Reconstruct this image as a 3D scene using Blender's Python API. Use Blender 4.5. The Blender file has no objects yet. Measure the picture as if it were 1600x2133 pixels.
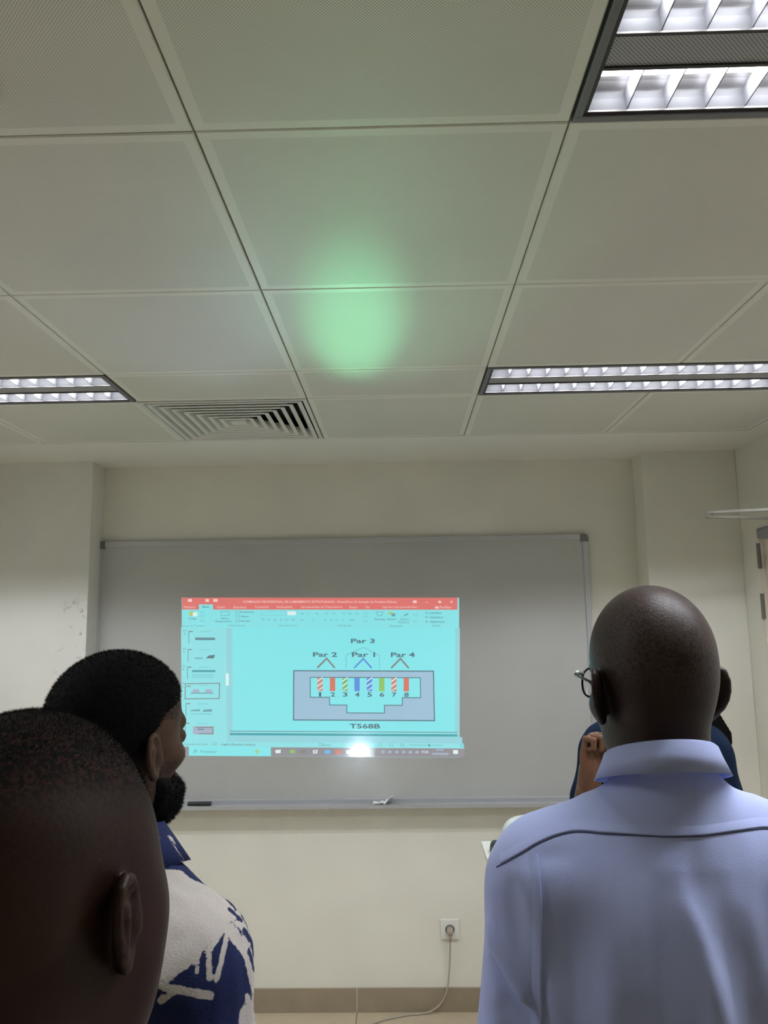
import bpy, bmesh, math, random
import numpy as np
from mathutils import Matrix, Vector

scene = bpy.context.scene
COL = scene.collection
random.seed(7)
RNG = np.random.default_rng(11)
PI = math.pi

# ------------------------------------------------------------------ camera
CAM_Z = 1.7376
PITCH, YAW, ROLL = 0.1405, -0.0200, -0.0140
cy_, sy_, cp_, sp_ = math.cos(YAW), math.sin(YAW), math.cos(PITCH), math.sin(PITCH)
fwd = Vector((sy_ * cp_, cy_ * cp_, sp_))
rgt0 = Vector((cy_, -sy_, 0.0))
up0 = rgt0.cross(fwd)
rgt = rgt0 * math.cos(ROLL) + up0 * math.sin(ROLL)
upv = -rgt0 * math.sin(ROLL) + up0 * math.cos(ROLL)
cam_data = bpy.data.cameras.new('camera')
cam_data.sensor_fit = 'HORIZONTAL'
cam_data.sensor_width = 36.0
cam_data.lens = 36.0 * 1620.3 / 1600.0
cam_data.clip_start = 0.02
cam = bpy.data.objects.new('camera', cam_data)
COL.objects.link(cam)
cam.matrix_world = Matrix(((rgt.x, upv.x, -fwd.x, 0.0), (rgt.y, upv.y, -fwd.y, 0.0),
                           (rgt.z, upv.z, -fwd.z, CAM_Z), (0, 0, 0, 1)))
scene.camera = cam

# ------------------------------------------------------------------ world and exposure
world = bpy.data.worlds.new('world')
scene.world = world
world.use_nodes = True
world.node_tree.nodes['Background'].inputs[0].default_value = (0.6, 0.65, 0.7, 1)
world.node_tree.nodes['Background'].inputs[1].default_value = 0.3
scene.view_settings.view_transform = 'Standard'
scene.view_settings.look = 'None'
scene.view_settings.gamma = 1.0
scene.view_settings.exposure = 0.0
scene.view_settings.use_curve_mapping = False
scene.cycles.max_bounces = 6
scene.cycles.diffuse_bounces = 5
scene.cycles.adaptive_threshold = 0.05
scene.cycles.use_light_tree = False
scene.cycles.glossy_bounces = 2
scene.cycles.transmission_bounces = 3
scene.cycles.sample_clamp_indirect = 4.0
scene.cycles.caustics_reflective = False
scene.cycles.caustics_refractive = False
TUBE_POWER = 13.7         # each fluorescent tube
TUBE_STRENGTH = 9.0
LENS_STRENGTH = 1500.0

# added spots standing in for projector light the whiteboard throws to the ceiling
def spot(name, loc, target, color, energy, size_deg, blend, radius, scale=(1, 1, 1)):
    d = bpy.data.lights.new(name, 'SPOT')
    d.color = color
    d.energy = energy
    d.spot_size = math.radians(size_deg)
    d.spot_blend = blend
    d.shadow_soft_size = radius
    o = bpy.data.objects.new(name, d)
    COL.objects.link(o)
    v = Vector(target) - Vector(loc)
    q = v.to_track_quat('-Z', 'Y')
    o.matrix_world = Matrix.Translation(loc) @ q.to_matrix().to_4x4() @ Matrix.Diagonal((*scale, 1))
    return o

spot('glare_stand_in_spot', (-0.204, 3.74, 1.13), (-0.115, 2.03, 2.52), (0.20, 1.0, 0.48), 85.0, 18, 1.0, 0.02, (0.50, 1.0, 1.0))
spot('glare_stand_in_spot', (-0.204, 3.74, 1.13), (-0.04, 1.74, 2.52), (0.36, 1.0, 0.60), 34.0, 31, 1.0, 0.03, (0.8, 1.0, 1.0))
spot('glare_stand_in_spot', (-0.55, 3.74, 1.25), (-0.62, 1.85, 2.52), (0.55, 0.75, 1.0), 24.0, 26, 1.0, 0.03)

# ------------------------------------------------------------------ materials
MATS = {}

def mat(name, color, rough=0.5, metal=0.0, spec=0.5, emit=None, estr=0.0, coat=0.0, sheen=0.0):
    if name in MATS:
        return MATS[name]
    m = bpy.data.materials.new(name)
    m.use_nodes = True
    b = m.node_tree.nodes['Principled BSDF']
    b.inputs['Base Color'].default_value = (*color, 1)
    b.inputs['Roughness'].default_value = rough
    b.inputs['Metallic'].default_value = metal
    b.inputs['Specular IOR Level'].default_value = spec
    b.inputs['Coat Weight'].default_value = coat
    b.inputs['Sheen Weight'].default_value = sheen
    if emit is not None:
        b.inputs['Emission Color'].default_value = (*emit, 1)
        b.inputs['Emission Strength'].default_value = estr
    MATS[name] = m
    return m

class NT:
    """small helper to wire node trees"""
    def __init__(self, m):
        self.t = m.node_tree
        self.b = self.t.nodes['Principled BSDF']
    def n(self, typ, **kw):
        x = self.t.nodes.new(typ)
        for k, v in kw.items():
            setattr(x, k, v)
        return x
    def set(self, sock, v):
        if isinstance(v, (int, float, tuple)):
            sock.default_value = v
        else:
            self.t.links.new(v, sock)
    def math(self, op, a, b=0.0, c=None):
        x = self.n('ShaderNodeMath', operation=op)
        self.set(x.inputs[0], a)
        self.set(x.inputs[1], b)
        if c is not None:
            self.set(x.inputs[2], c)
        return x.outputs[0]
    def obj(self):
        return self.n('ShaderNodeTexCoord').outputs['Object']
    def sep(self, v):
        x = self.n('ShaderNodeSeparateXYZ')
        self.t.links.new(v, x.inputs[0])
        return x.outputs
    def noise(self, vec, scale, detail=4.0, rough=0.55, dist=0.0):
        x = self.n('ShaderNodeTexNoise')
        self.set(x.inputs['Vector'], vec)
        x.inputs['Scale'].default_value = scale
        x.inputs['Detail'].default_value = detail
        x.inputs['Roughness'].default_value = rough
        x.inputs['Distortion'].default_value = dist
        return x.outputs['Fac']
    def ramp(self, fac, a, b, lo=0.0, hi=1.0):
        x = self.n('ShaderNodeMapRange')
        x.clamp = True
        self.set(x.inputs['Value'], fac)
        x.inputs['From Min'].default_value = a
        x.inputs['From Max'].default_value = b
        x.inputs['To Min'].default_value = lo
        x.inputs['To Max'].default_value = hi
        return x.outputs[0]
    def mix(self, fac, a, b):
        x = self.n('ShaderNodeMix', data_type='RGBA')
        self.set(x.inputs['Factor'], fac)
        self.set(x.inputs['A'], a if not (isinstance(a, tuple) and len(a) == 3) else (*a, 1))
        self.set(x.inputs['B'], b if not (isinstance(b, tuple) and len(b) == 3) else (*b, 1))
        return x.outputs['Result']
    def attr(self, name):
        return self.n('ShaderNodeAttribute', attribute_name=name).outputs['Fac']
    def base(self, v):
        self.t.links.new(v, self.b.inputs['Base Color'])
    def rough(self, v):
        self.t.links.new(v, self.b.inputs['Roughness'])
    def bump(self, h, strength=0.3, dist=0.002):
        x = self.n('ShaderNodeBump')
        x.inputs['Strength'].default_value = strength
        x.inputs['Distance'].default_value = dist
        self.t.links.new(h, x.inputs['Height'])
        self.t.links.new(x.outputs[0], self.b.inputs['Normal'])

def paint(name, c, var=0.04, rough=0.6):
    m = mat(name, c, rough)
    t = NT(m)
    o = t.obj()
    n = t.noise(o, 3.0, 1.0)
    c2 = tuple(max(0, x * (1 - var * 2)) for x in c)
    t.base(t.mix(t.ramp(n, 0.3, 0.7), c2, c))
    return m

M_WALL = paint('wall_paint', (0.77, 0.755, 0.68))
M_BORDER = paint('plasterboard_paint', (0.78, 0.775, 0.72), 0.02)

# the left pilaster carries grubby hand marks
M_PILASTER = paint('pilaster_paint', (0.77, 0.76, 0.715))
t = NT(M_PILASTER)
o_ = t.obj()
xyz = t.sep(o_)
prev = M_PILASTER.node_tree.nodes['Principled BSDF'].inputs['Base Color'].links[0].from_socket
inx = t.math('MULTIPLY', t.ramp(xyz[0], -1.62, -1.55), t.ramp(xyz[0], -1.465, -1.49))
inz = t.math('MULTIPLY', t.ramp(xyz[2], 1.40, 1.55), t.ramp(xyz[2], 1.92, 1.78))
st = t.ramp(t.noise(o_, 26.0, 3.0, 0.6, 0.6), 0.56, 0.68)
t.base(t.mix(t.math('MULTIPLY', t.math('MULTIPLY', inx, inz), t.math('MULTIPLY', st, 0.75)), prev, (0.16, 0.16, 0.17)))

def perforated(name, c, dark, period, rough=0.5):
    m = mat(name, c, rough)
    t = NT(m)
    o = t.obj()
    x = t.sep(o)
    k = 2 * PI / period
    a = t.math('SINE', t.math('MULTIPLY', x[0], k))
    b = t.math('SINE', t.math('MULTIPLY', x[1], k))
    p = t.ramp(t.math('MULTIPLY', a, b), 0.10, 0.55)
    n = t.noise(o, 2.2, 1.0)
    lo = tuple(v * 0.93 for v in c)
    t.base(t.mix(p, t.mix(t.ramp(n, 0.3, 0.7), lo, c), dark))
    return m

M_TILE_EDGE = mat('ceiling_tile_enamel', (0.74, 0.735, 0.665), 0.45)
M_TILE_PERF = perforated('ceiling_tile_perforated', (0.74, 0.735, 0.665), (0.41, 0.41, 0.365), 0.0051)
M_GAP = mat('dark_gap', (0.03, 0.03, 0.028), 0.9)
M_FRAME = mat('lamp_frame_grey', (0.17, 0.17, 0.18), 0.45, 0.3)
M_RIM = mat('lamp_shadow_rim', (0.045, 0.04, 0.04), 0.5, 0.2)  # dark colour for the shade line inside the lamp frame
M_REFL = mat('lamp_reflector', (0.11, 0.11, 0.118), 0.35, 0.3)
M_BLADE = mat('lamp_blade', (0.15, 0.15, 0.163), 0.4, 0.2)
M_BAND = perforated('lamp_center_band', (0.42, 0.42, 0.44), (0.10, 0.10, 0.105), 0.0062, 0.4)
M_HOUSING = mat('lamp_housing', (0.55, 0.55, 0.56), 0.5)
M_TUBE = mat('fluorescent_tube', (0.9, 0.9, 0.9), 0.4, emit=(1.0, 0.985, 0.95), estr=TUBE_STRENGTH)
M_TUBE.cycles.emission_sampling = 'NONE'
M_VENT = mat('vent_enamel', (0.66, 0.66, 0.62), 0.45)
M_ALU = mat('brushed_aluminium', (0.50, 0.51, 0.53), 0.38, 0.35)
M_CAP = mat('grey_plastic', (0.16, 0.16, 0.165), 0.45)
M_BLACK = mat('black_plastic', (0.012, 0.012, 0.013), 0.4)
M_WHITE_PL = mat('white_plastic', (0.74, 0.74, 0.69), 0.35)
M_PLUG = mat('beige_plug', (0.36, 0.30, 0.25), 0.45)
M_CORD = mat('grey_cord', (0.40, 0.37, 0.31), 0.5)
M_PAPER = mat('tissue_paper', (0.80, 0.80, 0.78), 0.8)
M_STEEL = mat('satin_steel', (0.50, 0.49, 0.46), 0.35, 0.8)
M_HINGE = mat('hinge_steel', (0.22, 0.20, 0.19), 0.4, 0.7)
M_DOOR = paint('door_paint', (0.74, 0.67, 0.58), 0.02, 0.45)
M_CLOSER = mat('closer_grey', (0.22, 0.225, 0.23), 0.45, 0.3)

M_BOARD = mat('whiteboard_enamel', (0.47, 0.475, 0.465), 0.22, spec=0.5)
t = NT(M_BOARD)
o_ = t.obj()
sm = t.noise(o_, 1.6, 3.0, 0.5, 0.3)
t.base(t.mix(t.ramp(sm, 0.35, 0.72), (0.50, 0.505, 0.495), (0.45, 0.455, 0.45)))

def stone(name, c, c2):
    m = mat(name, c, 0.35)
    t = NT(m)
    o = t.obj()
    t.base(t.mix(t.ramp(t.noise(o, 9.0, 8.0, 0.65), 0.3, 0.7), c, c2))
    return m
M_FLOOR = stone('floor_tile_ceramic', (0.56, 0.475, 0.34), (0.48, 0.40, 0.285))
M_SKIRT = stone('skirting_ceramic', (0.33, 0.27, 0.195), (0.27, 0.22, 0.16))
M_JOINT = mat('light_grout', (0.62, 0.58, 0.50), 0.8)
M_GROUT = mat('grout', (0.30, 0.25, 0.19), 0.8)

# ------------------------------------------------------------------ mesh helpers
def new_mesh(name, verts, faces, mats=None, midx=None, smooth=False):
    me = bpy.data.meshes.new(name)
    me.from_pydata([tuple(v) for v in verts], [], [tuple(f) for f in faces])
    for m in (mats or []):
        me.materials.append(m)
    if midx is not None:
        me.polygons.foreach_set('material_index', midx)
    if smooth:
        me.polygons.foreach_set('use_smooth', [True] * len(me.polygons))
    me.update()
    return me

def link(name, me, parent=None, loc=None):
    o = bpy.data.objects.new(name, me)
    COL.objects.link(o)
    if parent is not None:
        o.parent = parent
    if loc is not None:
        o.location = loc
    return o

def tag(o, label=None, cat=None, group=None, kind=None):
    if label: o['label'] = label
    if cat: o['category'] = cat
    if group: o['group'] = group
    if kind: o['kind'] = kind
    return o

def empty(name, loc, rz=0.0):
    o = bpy.data.objects.new(name, None)
    o.empty_display_size = 0.05
    COL.objects.link(o)
    o.location = loc
    o.rotation_euler = (0, 0, rz)
    return o

class MB:
    """mesh builder: several simple shapes into one mesh"""
    def __init__(self):
        self.v, self.f = [], []
    def add(self, v, f):
        b = len(self.v)
        self.v += [tuple(p) for p in v]
        self.f += [tuple(i + b for i in q) for q in f]
        return self
    def box(self, x0, x1, y0, y1, z0, z1, bev=0.0):
        if bev <= 0:
            v = [(x, y, z) for x in (x0, x1) for y in (y0, y1) for z in (z0, z1)]
            f = [(0, 1, 3, 2), (4, 6, 7, 5), (0, 4, 5, 1), (2, 3, 7, 6), (0, 2, 6, 4), (1, 5, 7, 3)]
            return self.add(v, f)
        bm = bmesh.new()
        bmesh.ops.create_cube(bm, size=1.0)
        for p in bm.verts:
            p.co = Vector(((x0 + x1) / 2 + p.co.x * (x1 - x0), (y0 + y1) / 2 + p.co.y * (y1 - y0), (z0 + z1) / 2 + p.co.z * (z1 - z0)))
        bmesh.ops.bevel(bm, geom=bm.edges[:], offset=bev, segments=2, affect='EDGES', profile=0.6)
        bm.verts.index_update()
        v = [p.co[:] for p in bm.verts]
        f = [[q.index for q in fc.verts] for fc in bm.faces]
        bm.free()
        return self.add(v, f)
    def prism(self, poly, axis, a, b):
        """extrude 2D polygon along an axis; poly coords fill the other two axes in order"""
        n = len(poly)
        def put(p, h):
            if axis == 'x': return (h, p[0], p[1])
            if axis == 'y': return (p[0], h, p[1])
            return (p[0], p[1], h)
        v = [put(p, a) for p in poly] + [put(p, b) for p in poly]
        f = [tuple(range(n))[::-1], tuple(range(n, 2 * n))]
        f += [(i, (i + 1) % n, n + (i + 1) % n, n + i) for i in range(n)]
        return self.add(v, f)
    def tube(self, pts, rad, seg=10, cap=True):
        pts = [Vector(p) for p in pts]
        rads = rad if isinstance(rad, (list, tuple)) else [rad] * len(pts)
        v, f = [], []
        prev = None
        for i, p in enumerate(pts):
            d = (pts[min(i + 1, len(pts) - 1)] - pts[max(i - 1, 0)]).normalized()
            if prev is None:
                a = d.orthogonal().normalized()
            else:
                a = (prev - d * prev.dot(d)).normalized()
            prev = a
            c = d.cross(a)
            for k in range(seg):
                th = 2 * PI * k / seg
                v.append(p + (a * math.cos(th) + c * math.sin(th)) * rads[i])
        for i in range(len(pts) - 1):
            for k in range(seg):
                k2 = (k + 1) % seg
                f.append((i * seg + k, i * seg + k2, (i + 1) * seg + k2, (i + 1) * seg + k))
        if cap:
            f.append(tuple(range(seg))[::-1])
            f.append(tuple((len(pts) - 1) * seg + k for k in range(seg)))
        return self.add(v, f)
    def mesh(self, name, m, smooth=False):
        return new_mesh(name, self.v, self.f, [m], smooth=smooth)
    def build(self, name, m, parent=None, loc=None, smooth=False):
        return link(name, self.mesh(name, m, smooth), parent, loc)

def catmull(pts, n=8):
    P = [Vector(p) for p in pts]
    P = [P[0] * 2 - P[1]] + P + [P[-1] * 2 - P[-2]]
    out = []
    for i in range(1, len(P) - 2):
        for k in range(n):
            s = k / n
            a, b, c, d = P[i - 1], P[i], P[i + 1], P[i + 2]
            out.append(0.5 * ((2 * b) + (c - a) * s + (2 * a - 5 * b + 4 * c - d) * s * s + (3 * b - a - 3 * c + d) * s ** 3))
    out.append(P[-2])
    return out

# ================================================================== the room
CEIL = 2.5185
YW = 3.7845                      # front wall
YP = 3.632                       # face of the two pilasters
XR, XL = 1.588, -2.226           # side walls
YB = -2.40                       # rear wall
XA = -0.3192                     # a joint of the ceiling grid
GX = [XA + 0.6 * i for i in range(-3, 4)]
Y0 = 1.1422                      # another joint

fl = MB().box(XL - .1, XR + .1, YB - .1, YW + .1, -0.12, -0.004).build('floor', M_GROUT)
tag(fl, 'beige ceramic tiled floor', kind='structure')
tile_me = MB().box(-.2975, .2975, -.2975, .2975, -0.012, 0.0, 0.0015).mesh('floor_tile', M_FLOOR)
for i in range(-4, 4):
    for j in range(-12, 1):
        x0, y0 = -0.228 + 0.6 * i, YW - 0.6 + 0.6 * j
        cx0, cx1 = max(x0, XL), min(x0 + .6, XR)
        cy0, cy1 = max(y0, YB), min(y0 + .6, YW)
        if cx1 - cx0 < .05 or cy1 - cy0 < .05:
            continue
        ft = link('floor_tile', tile_me, fl, ((cx0 + cx1) / 2, (cy0 + cy1) / 2, 0))
        ft.scale = ((cx1 - cx0) / .6, (cy1 - cy0) / .6, 1)

wf = MB().box(XL - .1, XR + .1, YW, YW + .12, 0, CEIL + .15).build('wall_front', M_WALL)
tag(wf, 'off white painted wall behind the whiteboard', kind='structure')
MB().box(XL, -1.466, YP, YW, 0, CEIL + .12, 0.004).build('pilaster', M_PILASTER, wf)
MB().box(1.148, XR, YP, YW, 0, CEIL + .12, 0.004).build('pilaster', M_WALL, wf)
wl = MB().box(XL - .12, XL, YB - .1, YW + .1, 0, CEIL + .15).build('wall_left', M_WALL)
tag(wl, 'off white painted side wall on the left', kind='structure')
DY0, DY1, DZ = 2.50, 3.455, 2.115     # door opening in the right wall
wr = MB().box(XR, XR + .12, YB - .1, DY0, 0, CEIL + .15).box(XR, XR + .12, DY1, YW + .1, 0, CEIL + .15) \
    .box(XR, XR + .12, DY0, DY1, DZ, CEIL + .15).build('wall_right', M_WALL)
tag(wr, 'off white painted side wall with the door', kind='structure')
wb = MB().box(XL - .1, XR + .1, YB - .12, YB, 0, CEIL + .15).build('wall_back', M_WALL)
tag(wb, 'off white painted wall behind the camera', kind='structure')

# skirting tiles
def skirting(name, a, b, fixed, axis, depth, joints):
    lab = 'brown ceramic skirting along the ' + name.split('_')[1] + ' wall'
    base = empty(name, (0, 0, 0))
    tag(base, lab, kind='structure')
    cuts = [a] + sorted(j for j in joints if a < j < b) + [b]
    for j in cuts[1:-1]:
        if axis == 'x':
            MB().box(j - .0016, j + .0016, fixed + .0006, fixed + depth, 0.0, 0.1005).build('grout_joint', M_JOINT, base)
        else:
            MB().box(fixed + .0006, fixed + depth - .0006, j - .0016, j + .0016, 0.0, 0.1005).build('grout_joint', M_JOINT, base)
    for p, q in zip(cuts[:-1], cuts[1:]):
        if axis == 'x':
            MB().box(p + .001, q - .001, fixed, fixed + depth, 0.0, 0.101, 0.002).build('skirting_tile', M_SKIRT, base)
        else:
            MB().box(fixed, fixed + depth, p + .001, q - .001, 0.0, 0.101, 0.002).build('skirting_tile', M_SKIRT, base)
    return base
skirting('baseboard_front', -1.466, 1.148, YW - .009, 'x', .009, [-0.228 + .6 * i for i in range(-4, 4)])
skirting('baseboard_left', YB, YP, XL, 'y', .009, [YW - .6 * i for i in range(13)])
skirting('baseboard_right', YB, DY0 - .07, XR - .009, 'y', .009, [YW - .6 * i for i in range(13)])

# ---------------------------------------------------------------- ceiling
ce = MB().box(XL - .1, XR + .1, YB - .1, YW + .1, CEIL + .10, CEIL + .2).build('ceiling', M_GAP)
tag(ce, 'suspended ceiling of perforated metal tiles', kind='structure')

def ceiling_tile_mesh(w, d):
    bw, r = 0.020, 0.002
    hx, hy = w / 2 - 0.0016, d / 2 - 0.0016
    ix, iy = hx - bw, hy - bw
    v = [(-hx, -hy, .03), (hx, -hy, .03), (hx, hy, .03), (-hx, hy, .03),
         (-hx, -hy, r), (hx, -hy, r), (hx, hy, r), (-hx, hy, r),
         (-hx + r, -hy + r, 0), (hx - r, -hy + r, 0), (hx - r, hy - r, 0), (-hx + r, hy - r, 0),
         (-ix, -iy, 0), (ix, -iy, 0), (ix, iy, 0), (-ix, iy, 0)]
    f, mi = [], []
    for k in range(4):
        k2 = (k + 1) % 4
        for a in (0, 4, 8):
            f.append((a + k, a + 4 + k, a + 4 + k2, a + k2)); mi.append(0)
    f.append((12, 15, 14, 13)); mi.append(1)
    f.append((0, 1, 2, 3)); mi.append(0)
    return new_mesh('ceiling_tile', v, f, [M_TILE_EDGE, M_TILE_PERF], mi)
TILE_FULL = ceiling_tile_mesh(.6, .6)
TILE_HALF = ceiling_tile_mesh(.6, .3)
rows = []                       # (y0, y1, is lamp row)
y = Y0 + 2.1
rows.append((y - .6, y, False)); y -= .6
while y > YB + .35:
    rows.append((y - .3, y, True)); y -= .3
    for _ in range(2):
        if y - .6 > YB:
            rows.append((y - .6, y, False)); y -= .6
Y_END = y
lamp_rows = [r for r in rows if r[2]]
for (y0, y1, lamp) in rows:
    for c in range(6):
        if lamp and c in (0, 1, 4, 5) and y0 > 0:
            continue
        if y1 > 3.2 and c == 2:
            continue               # the air diffuser sits here
        tl = link('ceiling_tile', TILE_HALF if lamp else TILE_FULL, ce,
                  ((GX[c] + GX[c + 1]) / 2, (y0 + y1) / 2, CEIL + random.uniform(0, .0006)))
        tl.rotation_euler = (random.uniform(-.0022, .0022), random.uniform(-.0022, .0022), 0)
g = 0.004
MB().box(XL, XR, rows[0][1] + g, YW, CEIL, CEIL + .05).build('plasterboard_border', M_BORDER, ce)
MB().box(GX[6] + g, XR, Y_END - .002, rows[0][1] + g, CEIL, CEIL + .05).build('plasterboard_border', M_BORDER, ce)
MB().box(XL, GX[0] - g, Y_END - .002, rows[0][1] + g, CEIL, CEIL + .05).build('plasterboard_border', M_BORDER, ce)
MB().box(XL, XR, YB, Y_END - g, CEIL, CEIL + .05).build('plasterboard_border', M_BORDER, ce)

# ---------------------------------------------------------------- lamps
def lamp_prototype():
    root = empty('ceiling_lamp', (0, 0, 0))
    L, W = 0.597, 0.147
    # grey outer frame, and an inner rim painted dark as the shadow gap
    fr = MB()
    fw = 0.013
    fr.box(-L, L, -W, -W + fw, -.003, .012, .0012).box(-L, L, W - fw, W, -.003, .012, .0012)
    fr.box(-L, -L + fw, -W + fw, W - fw, -.003, .012, .0012).box(L - fw, L, -W + fw, W - fw, -.003, .012, .0012)
    fr.build('frame', M_FRAME, root)
    a, b, w2 = L - fw, W - fw, 0.007
    ri = MB()
    ri.box(-a, a, -b, -b + w2, .001, .016).box(-a, a, b - w2, b, .001, .016)
    ri.box(-a, -a + w2, -b + w2, b - w2, .001, .016).box(a - w2, a, -b + w2, b - w2, .001, .016)
    ri.box(-a + w2, a - w2, -.036, -.030, .001, .014).box(-a + w2, a - w2, .030, .036, .001, .014)
    ri.build('inner_shadow_rim', M_RIM, root)
    MB().box(-a + w2, a - w2, -.030, .030, .004, .008).build('center_band', M_BAND, root)
    hs = MB()
    hs.box(-L, L, -W, W, .078, .082).box(-L, L, -W, -W + .002, .012, .078).box(-L, L, W - .002, W, .012, .078)
    hs.box(-L, -L + .002, -W, W, .012, .078).box(L - .002, L, -W, W, .012, .078)
    hs.build('housing', M_HOUSING, root)
    x0, x1 = -a + w2, a - w2
    hw, dep = 0.0455, 0.056
    for s in (-1, 1):
        yc = s * 0.0815
        prof = [(yc + hw * k / 8, .004 + dep * (1 - (abs(k) / 8) ** 2.2)) for k in range(-8, 9)]
        v = [(x, p[0], p[1]) for x in (x0, x1) for p in prof]
        n = len(prof)
        f = [(i, i + 1, n + i + 1, n + i) for i in range(n - 1)]
        f += [tuple(range(n))[::-1], tuple(range(n, 2 * n))]
        link('reflector', new_mesh('reflector', v, f, [M_REFL], smooth=False), root)
        tb = MB().tube([(x0 + .012, 0, .037), (x1 - .012, 0, .037)], .008, 12)
        tb.build('tube', M_TUBE, root, (0, yc, 0), smooth=True)
        ad = bpy.data.lights.new('tube_light', 'AREA')
        ad.shape = 'RECTANGLE'
        ad.size, ad.size_y, ad.energy = 1.12, .015, TUBE_POWER
        ad.color = (.92, .95, 1.0)
        ao = bpy.data.objects.new('tube_light', ad)
        COL.objects.link(ao)
        ao.parent = root
        ao.location = (0, yc, .0285)
    # cross blades: wide on top, thin below, following the trough
    nb = 18
    bl = MB()
    zt = 0.0265
    hb = hw * (1 - (zt - .004) / dep) ** (1 / 2.2)
    v = []
    for (xx, yy, zz) in [(-.0008, -hw, .004), (.0008, -hw, .004), (.0008, hw, .004), (-.0008, hw, .004),
                         (-.0065, -hb, zt), (.0065, -hb, zt), (.0065, hb, zt), (-.0065, hb, zt)]:
        v.append((xx, yy, zz))
    bl.add(v, [(3, 2, 1, 0), (4, 5, 6, 7), (0, 1, 5, 4), (1, 2, 6, 5), (2, 3, 7, 6), (3, 0, 4, 7)])
    bme = bl.mesh('louver_blade', M_BLADE)
    for s in (-1, 1):
        for k in range(1, nb + 1):
            link('louver_blade', bme, root, (x0 + (x1 - x0) * k / (nb + 1), s * 0.0815, 0))
    return root

def copy_tree(o, parent=None):
    c = o.copy()
    COL.objects.link(c)
    if parent is not None:
        c.parent = parent
    for ch in o.children:
        copy_tree(ch, c)
    return c

proto = lamp_prototype()
first = True
lamp_labels = {
    (0, 0): 'recessed fluorescent lamp with bright louvres, cut off at the left beside the vent',
    (0, 1): 'recessed twin fluorescent lamp with bright louvres above the door side, far one on the right',
    (1, 1): 'large near recessed lamp with glowing tube and perforated centre band, top right corner',
}
for ri_, (y0, y1, _) in enumerate(lamp_rows[:2]):
    for side, x in enumerate((GX[1], GX[5])):
        o = proto if first else copy_tree(proto)
        first = False
        o.location = (x, (y0 + y1) / 2, CEIL)
        lab = lamp_labels.get((ri_, side), 'recessed fluorescent louvre lamp above the near man, just outside the left edge')
        tag(o, lab, 'ceiling lamp', 'recessed ceiling lamps')

# ---------------------------------------------------------------- air diffuser
vd = empty('air_vent', ((GX[2] + GX[3]) / 2, rows[0][0] + .3, CEIL))
tag(vd, 'square white ceiling air vent with nested sloping vanes above the whiteboard', 'air vent')
def square_ring(prof):
    """square ring swept from a thin profile of (half size, height) points"""
    c = [(-1, -1), (1, -1), (1, 1), (-1, 1)]
    v = [(a * p, b * p, z) for p, z in prof for a, b in c]
    f = []
    n = len(prof)
    for i in range(n):
        j = (i + 1) % n
        for k in range(4):
            k2 = (k + 1) % 4
            f.append((i * 4 + k, i * 4 + k2, j * 4 + k2, j * 4 + k))
    return v, f
fr = MB()
for (x0, x1, y0, y1) in ((-.298, .298, -.298, -.284), (-.298, .298, .284, .298), (-.298, -.284, -.284, .284), (.284, .298, -.284, .284)):
    fr.box(x0, x1, y0, y1, -.004, .02, .001)
fr.build('frame', M_VENT, vd)
MB().box(-.298, .298, -.298, .298, .085, .088).build('dark_plenum', M_GAP, vd)
for k in range(7):
    s = .279 - k * .0355
    v, f = square_ring([(s, -.005), (s - .0155, -.005), (s - .034, .030), (s - .0352, .030), (s - .0163, -.0035), (s, -.0035)])
    MB().add(v, f).build('vane', M_VENT, vd)
MB().box(-.030, .030, -.030, .030, -.005, .004, .001).build('center_plate', M_VENT, vd)

# small fitting at the left edge of the picture
sd = empty('ceiling_sensor', (-0.615, 1.03, CEIL))
tag(sd, 'small round beige ceiling fitting just cut off at the left edge', 'sensor')
MB().tube([(0, 0, 0), (0, 0, -.012), (0, 0, -.026), (0, 0, -.030)], [.034, .034, .026, .012], 24).build('cover', M_WHITE_PL, sd, smooth=False)
MB().tube([(0, 0, -.028), (0, 0, -.040)], [.009, .007], 16).build('sensor_tip', M_PLUG, sd)
# ================================================================== whiteboard
BX0, BX1, BZ0, BZ1 = -1.480, 0.9086, 0.902, 2.146
wbd = empty('whiteboard', ((BX0 + BX1) / 2, YW, BZ0))
tag(wbd, 'wide grey-white magnetic whiteboard in an aluminium frame on the front wall', 'whiteboard')
ox, oz = (BX0 + BX1) / 2, BZ0
hw_, hh_ = (BX1 - BX0) / 2, BZ1 - BZ0
FW = 0.026
MB().box(-hw_ + .01, hw_ - .01, -.018, -.002, .01, hh_ - .01).build('writing_surface', M_BOARD, wbd)
def rail(x0, x1, z0, z1):
    return MB().box(x0, x1, -.025, -.001, z0, z1, .003)
CC = 0.036
rail(-hw_ + CC, hw_ - CC, hh_ - FW, hh_).build('frame_rail', M_ALU, wbd)
rail(-hw_ + CC, hw_ - CC, 0, FW).build('frame_rail', M_ALU, wbd)
rail(-hw_, -hw_ + FW, CC, hh_ - CC).build('frame_rail', M_ALU, wbd)
rail(hw_ - FW, hw_, CC, hh_ - CC).build('frame_rail', M_ALU, wbd)
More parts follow.
